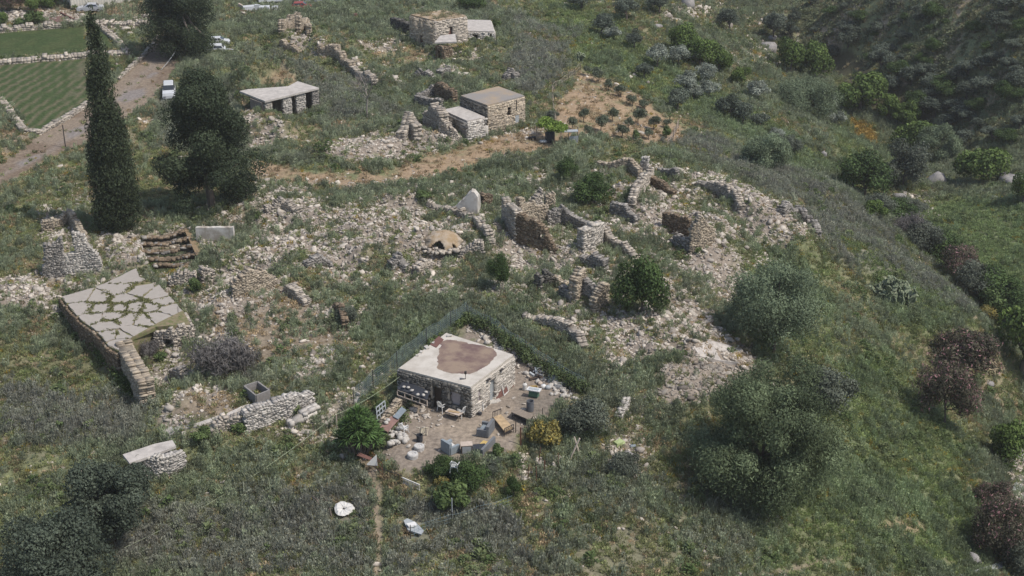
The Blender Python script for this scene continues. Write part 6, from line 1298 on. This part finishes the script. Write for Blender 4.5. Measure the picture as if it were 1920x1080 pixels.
# ---------------------------------------------------------------- pergola and pen beside the tan plot
p = G(1035, 262); r = thing('vine_pergola', 'flat pergola of bright green vine beside the tan plot', 'pergola', p); q_ = np.random.RandomState(9); zv = 2.1
c4 = [Vector(at_z(*q, zv+p.z))-p for q in ((1006, 233), (1022, 222), (1066, 240), (1052, 247))]; lb = []
for k in range(60): s_, t_ = q_.rand(), q_.rand(); a = c4[0].lerp(c4[1], s_).lerp(c4[3].lerp(c4[2], s_), t_); lb.append((a.x, a.y, a.z+q_.randn()*.12, .5))
V, Fc, K = lobed(q_, np.array(lb), 3600, .22, .8, (.10, .165, .03), .3, .3, .45, (.19, .26, .05), .5); mesh_np('vine', V, Fc, M_leaf, r, K)
for a in c4: g = float(H(a.x+p.x, a.y+p.y))-p.z; MB().bar((a.x, a.y, g), (a.x, a.y, a.z), .1).build('post', M_wood, r)
o = MB().prism([tuple(at_z(*q, 2.0)[:2]) for q in ((1054, 247), (1057, 243), (1083, 242), (1084, 246))], 1.9, 1.98).build('tin_roof', M_lgrey); tag(o, 'strip of grey tin roof at the right end of the vine pergola', 'tin roof')
post(1083, 268, 2.1, .07, M_wood, 'wooden post under the strip of tin roof'); o = MB().box((0, 0, .65), (1.1, .05, 1.3), jit=.02).build('metal_sheet', M_lgrey); o.location = G(1075, 273); o.rotation_euler = (.12, 0, .2); tag(o, 'upright pale metal sheet below the tin roof', 'metal sheet')
o = MB().lathe([(.55, 0), (.6, .2), (.6, 1.2), (.3, 1.5)], 14).build('water_tank', M_tar); o.location = G(1031, 266); tag(o, 'black water tank under the vine pergola', 'tank')
V, Fc = rockmesh(7, .5); o = mesh_np('plastic_sheet', V*(1.4, .9, 1.0), Fc, M_whitepaint); o.location = G(1019, 268)+Vector((0, 0, .2)); tag(o, 'crumpled white sheet in front of the black water tank', 'sheet')
crate(1, 1, (.1, .1, .1), 0, M_green, 'crate', 'x x x x', 'crate') if False else None
o = MB().box((0, 0, .2), (1.6, .5, .4), jit=.06).build('trough', M_green); o.location = G(1062, 271); tag(o, 'low green trough between the black tank and the metal sheet', 'trough')
V, Fc = rockmesh(8, .6); o = mesh_np('scrap_heap', V*(1.5, .8, .9), Fc, M_iron); o.location = G(998, 262)+Vector((0, 0, .25)); tag(o, 'small dark heap on the tan track left of the pergola', 'heap')
# ---------------------------------------------------------------- metal hall
A = Y0(135, 24); B = Y0(345, 1); d = (B-A); d.z = 0; d.normalize(); n = Vector((-d.y, d.x, 0)); r = thing('metal_hall', 'big pale corrugated metal hall cut off by the top edge', 'hall', A)
def corr(P0, D, L_, h_, name):
    V = []; Fc = []; k = int(L_/.22); nn = Vector((D.y, -D.x, 0))
    for i in range(k+1):
        p = P0+D*(L_*i/k)+nn*(.04 if i % 2 else 0); V += [(p.x, p.y, -.3), (p.x, p.y, h_)]
    for i in range(k): a = i*2; Fc.append((a, a+2, a+3, a+1))
    o = mesh_np(name, V, Fc, mat('cream sheet metal', (.52, .49, .42), .6, noise=.08, nscale=1), r); m = o.modifiers.new('t', 'SOLIDIFY'); m.thickness = .06
corr(Vector((0, 0, 0)), d, 36, 6.5, 'front_wall'); corr(n*22, -n, 22, 6.5, 'side_wall')
q4 = [-d*.4-n*.4, d*36.5-n*.4, d*36.5+n*22.4, -d*.4+n*22.4]; rf = MB(); rf.prism([(p.x, p.y) for p in q4], 6.5, [6.6, 6.6, 7.4, 7.4]).build('roof', M_lgrey, r)
A = Y0(114, 24, .6); B = Y0(158, 46, .3); tag(MB().bar(A, B, .25, .25).build('beam', M_redbrown), 'long rusty beam lying on the stones below the metal hall', 'beam')
pave('soil_bank', 'bank of dark red soil between the garden shrub and the rusty beam', 'soil bank', [(88, 38), (115, 33), (142, 44), (125, 46), (90, 45)], .5, mat('dark red soil', (.14, .085, .07), 1, noise=.3), .3)
# ---------------------------------------------------------------- cars
def car(u, v, rz, label, paint, kind='sedan', wreck=False, cat='car', tilt=0.0, wheels=True, sc=1.0, name='parked_car'):
    p = G(u, v); r = thing(name, label, cat, p, rz); r.scale = (sc,)*3
    if kind == 'sedan': prof = [(-2.15, .35), (-2.18, .75), (-2.05, .92), (-1.45, .98), (-.95, 1.36), (.35, 1.42), (1.05, 1.0), (1.95, .82), (2.15, .62), (2.15, .32)]; gl = (3, 6); W = .84
    elif kind == 'hatch': prof = [(-1.9, .35), (-1.95, .85), (-1.75, 1.0), (-1.35, 1.40), (.25, 1.45), (.95, 1.0), (1.75, .85), (1.95, .6), (1.95, .32)]; gl = (2, 5); W = .82
    else: prof = [(-2.0, .45), (-2.05, 1.0), (-1.95, 1.15), (-1.85, 1.80), (.45, 1.85), (.95, 1.18), (1.95, 1.08), (2.05, .75), (2.05, .42)]; gl = (2, 5); W = .88
    n = len(prof); V = []; ins = lambda z_: 1-.17*max(0, z_-.95)/.5
    lev = []
    for sd_ in (-1, -.55, .55, 1):
        for x, z_ in prof: V.append((x*(1-.03*(abs(sd_) == 1)), sd_*W*(ins(z_) if abs(sd_) == 1 else 1), z_+(0 if abs(sd_) == 1 else .03*(z_ > .5))))
    Fc = []
    for j in range(3):
        for i in range(n-1): Fc.append((j*n+i, j*n+i+1, (j+1)*n+i+1, (j+1)*n+i))
        Fc.append((j*n+n-1, j*n, (j+1)*n, (j+1)*n+n-1))
    Fc += [tuple(range(n)), tuple(range(3*n, 4*n))[::-1]]; mesh_np('body', V, [f[::-1] for f in Fc], paint, r)
    g0, g1 = gl; gp = prof[g0:g1+1]; zb = min(gp[0][1], gp[-1][1])
    for sd_ in (-1, 1):       # side windows, split by a pillar
        for (xa, xb) in (((gp[0][0]+.25), -.22), (-.12, gp[-1][0]-.35)):
            tp = lambda x: np.interp(x, [q[0] for q in gp], [q[1] for q in gp])-.08; Vg = [(xa, zb+.04), (xb, zb+.04), (min(xb, gp[-2][0]-.05), max(tp(min(xb, gp[-2][0]-.05)), zb+.1)), (max(xa, gp[1][0]+.03), max(tp(max(xa, gp[1][0]+.03)), zb+.1))]
            V2 = [(x, sd_*(W*ins(z_)+.012), z_) for x, z_ in Vg]+[(x, sd_*(W*ins(z_)-.02), z_) for x, z_ in Vg]; MB().add(V2, [(0, 1, 2, 3), (7, 6, 5, 4), (0, 4, 5, 1), (1, 5, 6, 2), (2, 6, 7, 3), (3, 7, 4, 0)]).build('side_window', M_glass, r)
    for (a, b), nm in (((gp[-2], gp[-1]), 'windscreen'), ((gp[0], gp[1]), 'rear_window')):
        A = Vector((a[0], 0, a[1])); B = Vector((b[0], 0, b[1])); d = (B-A); nn = Vector((-d.z, 0, d.x)).normalized()*(1 if d.x > 0 else 1); nn = nn if nn.z > 0 else -nn
        P0 = A+d*.1+nn*.035; P1 = A+d*.92+nn*.035; w0 = W*.80; V2 = [(P0.x, -w0, P0.z), (P0.x, w0, P0.z), (P1.x, w0*1.03, P1.z), (P1.x, -w0*1.03, P1.z)]; V2 += [(x-nn.x*.04, y, z_-nn.z*.04) for x, y, z_ in V2]
        MB().add(V2, [(0, 1, 2, 3), (7, 6, 5, 4), (0, 4, 5, 1), (1, 5, 6, 2), (2, 6, 7, 3), (3, 7, 4, 0)]).build(nm, M_glass, r)
    if wheels:
        for x in (-1.3, 1.3):
            for sd_ in (-1, 1):
                w_ = MB().tube([(x, sd_*(W-.16), .31), (x, sd_*(W+.03), .31)], .31, 14).build('wheel', M_tyre, r); MB().tube([(x, sd_*(W+.03), .31), (x, sd_*(W+.05), .31)], .18, 12).build('rim', M_chrome, w_)
    for sd_ in (-.6, .6): MB().box((prof[-2][0]-.01, sd_, .66), (.08, .3, .14)).build('headlight', M_glass if wreck else M_chrome, r)
    r.rotation_euler = (tilt, 0, rz); return r
car(170, 22, .22+math.pi, 'silver saloon parked against the metal hall', M_silver)
car(318, 182, -1.35, 'white off-road car with a dark front, half hidden by the broad evergreen', M_carwhite, 'jeep', name='off_road_car')
car(399, 101, .18+math.pi, 'white hatchback wreck without wheels, under the evergreen by the road', M_carwhite, 'hatch', True, wheels=False, name='wrecked_car'); car(411, 84, .1, 'small white wreck behind the hatchback wreck', M_carwhite, 'hatch', True, wheels=False, sc=.85, name='wrecked_car')
p = G(421, 103); fr = MB(); pts = [(-1.1, 0, .1), (-.9, 0, .5), (-.3, .1, .8), (.5, .2, .85), (1.3, .3, .75), (1.2, .3, .4), (.3, .1, .3), (-.5, 0, .1), (-1.1, 0, .1)]; fr.tube(pts, .06, 6); r = thing('car_door_frame', 'loose white window frame of a car right of the white hatchback wreck', 'car part', p); fr.build('frame', M_carwhite, r); MB().prism([(x, y) for x, y, z in [pts[0], pts[4], pts[5]]], [.2, .5, .3], [.22, .52, .32]).build('pane', M_glass, r)
car(566, 18, .1, 'faded red car wreck sunk in weeds, alone among the white scrap', M_red, 'hatch', True, wheels=False, sc=.9, name='wrecked_car'); car(507, 6, .25, 'long white van wreck at the top edge, left of the red wreck', M_carwhite, 'jeep', True, wheels=False, name='wrecked_van', cat='van')
car(545, 4, -.3, 'pale wreck at the top edge directly left above the red wreck', M_carwhite, 'sedan', True, wheels=False, name='wrecked_car'); car(596, 5, .05, 'silver grey wreck right of the red wreck', M_silver, 'sedan', True, wheels=False, name='wrecked_car'); car(628, 3, 2.9, 'silver wreck at the right end of the scrap row', M_silver, 'hatch', True, wheels=False, name='wrecked_car')
def scrap(u, v, size, rz, m, label, tilt=(0, 0), name='scrap_bodywork'):
    o = MB().box((0, 0, size[2]/2), size, jit=.08, taper=.85).build(name, m); o.location = G(u, v); o.rotation_euler = (tilt[0], tilt[1], rz); tag(o, label, 'car part')
scrap(467, 22, (2.2, 1.4, 1.0), .2, M_carwhite, 'white van cab shell at the left of the scrap row', name='van_cab'); scrap(482, 22, (1.0, .4, 1.2), .3, M_carwhite, 'upright white bonnet second from the left in the scrap row', (.1, .1)); scrap(496, 22, (1.9, .9, .9), 0, M_carwhite, 'white boxy body shell in the middle of the scrap row', (.05, 0)); scrap(516, 22, (1.2, .8, 1.0), .1, M_carwhite, 'square white tank at the right of the white scrap', name='tank')
scrap(452, 18, (1.6, .3, .9), -.6, M_board, 'cream panel leaning at the left end of the scrap row', (0, .3)); scrap(456, 24, (1.2, .7, .5), .4, M_redbrown, 'rusty red scrap under the leaning cream panel')
scrap(662, 32, (1.6, .8, .5), .3, M_redbrown, 'rusty red scrap alone in the weeds right of the wrecks', name='scrap_metal'); scrap(858, 168, (1.6, .6, .4), .1, M_rust, 'rusty scrap on the grass behind the flat-roofed house', name='scrap_metal'); scrap(851, 167, (.7, .5, .3), .5, M_whitepaint, 'white scrap touching the rusty scrap behind the flat-roofed house', name='scrap_metal')
scrap(1160, 832, (.9, .6, .25), .7, mat('lime plastic', (.36, .42, .20), .6), 'lime green and white litter on the slope right of the yard', name='plastic_litter'); scrap(1187, 838, (.5, .3, .2), .2, M_blue, 'pale blue litter right of the lime green one', name='plastic_litter')
scrap(921, 77, (1.5, .9, .15), .2, M_whitepaint, 'white sheet lying at the foot of the outhouse', name='metal_sheet')
# stream
M_water = mat('shallow stream', (.30, .31, .30), .25, noise=.2, nscale=2, spec=.5)
def water(pts, label):
    g = [G(u, v) for u, v in pts]; c = sum(g, Vector())/len(g); z_ = min(p.z for p in g)+.35; o = MB().prism([(p.x-c.x, p.y-c.y) for p in g], [p.z+.02-c.z for p in g], [p.z+.12-c.z for p in g]).build('stream', M_water); o.location = c; tag(o, kind='structure')
water([(1870, 958), (1885, 940), (1905, 905), (1935, 890), (1935, 925), (1905, 945), (1885, 960)], ''); water([(1800, 1080), (1840, 1065), (1880, 1055), (1880, 1066), (1850, 1076), (1830, 1085)], '')
# ---------------------------------------------------------------- air
hz = MB().add([(-420, -30, -40), (420, -30, -40), (420, 640, -40), (-420, 640, -40), (-420, -30, 75), (420, -30, 75), (420, 640, 75), (-420, 640, 75)], BOXF).build('haze', None)
mh_ = bpy.data.materials.new('haze air'); mh_.use_nodes = True; t = mh_.node_tree; t.nodes.remove(t.nodes['Principled BSDF']); pv = t.nodes.new('ShaderNodeVolumePrincipled'); pv.inputs['Density'].default_value = HAZE; pv.inputs['Color'].default_value = (1, .97, .93, 1); pv.inputs['Anisotropy'].default_value = .2
t.links.new(pv.outputs[0], t.nodes['Material Output'].inputs['Volume']); hz.data.materials.append(mh_); tag(hz, kind='stuff')
DENS = 1.0
run_scatter()
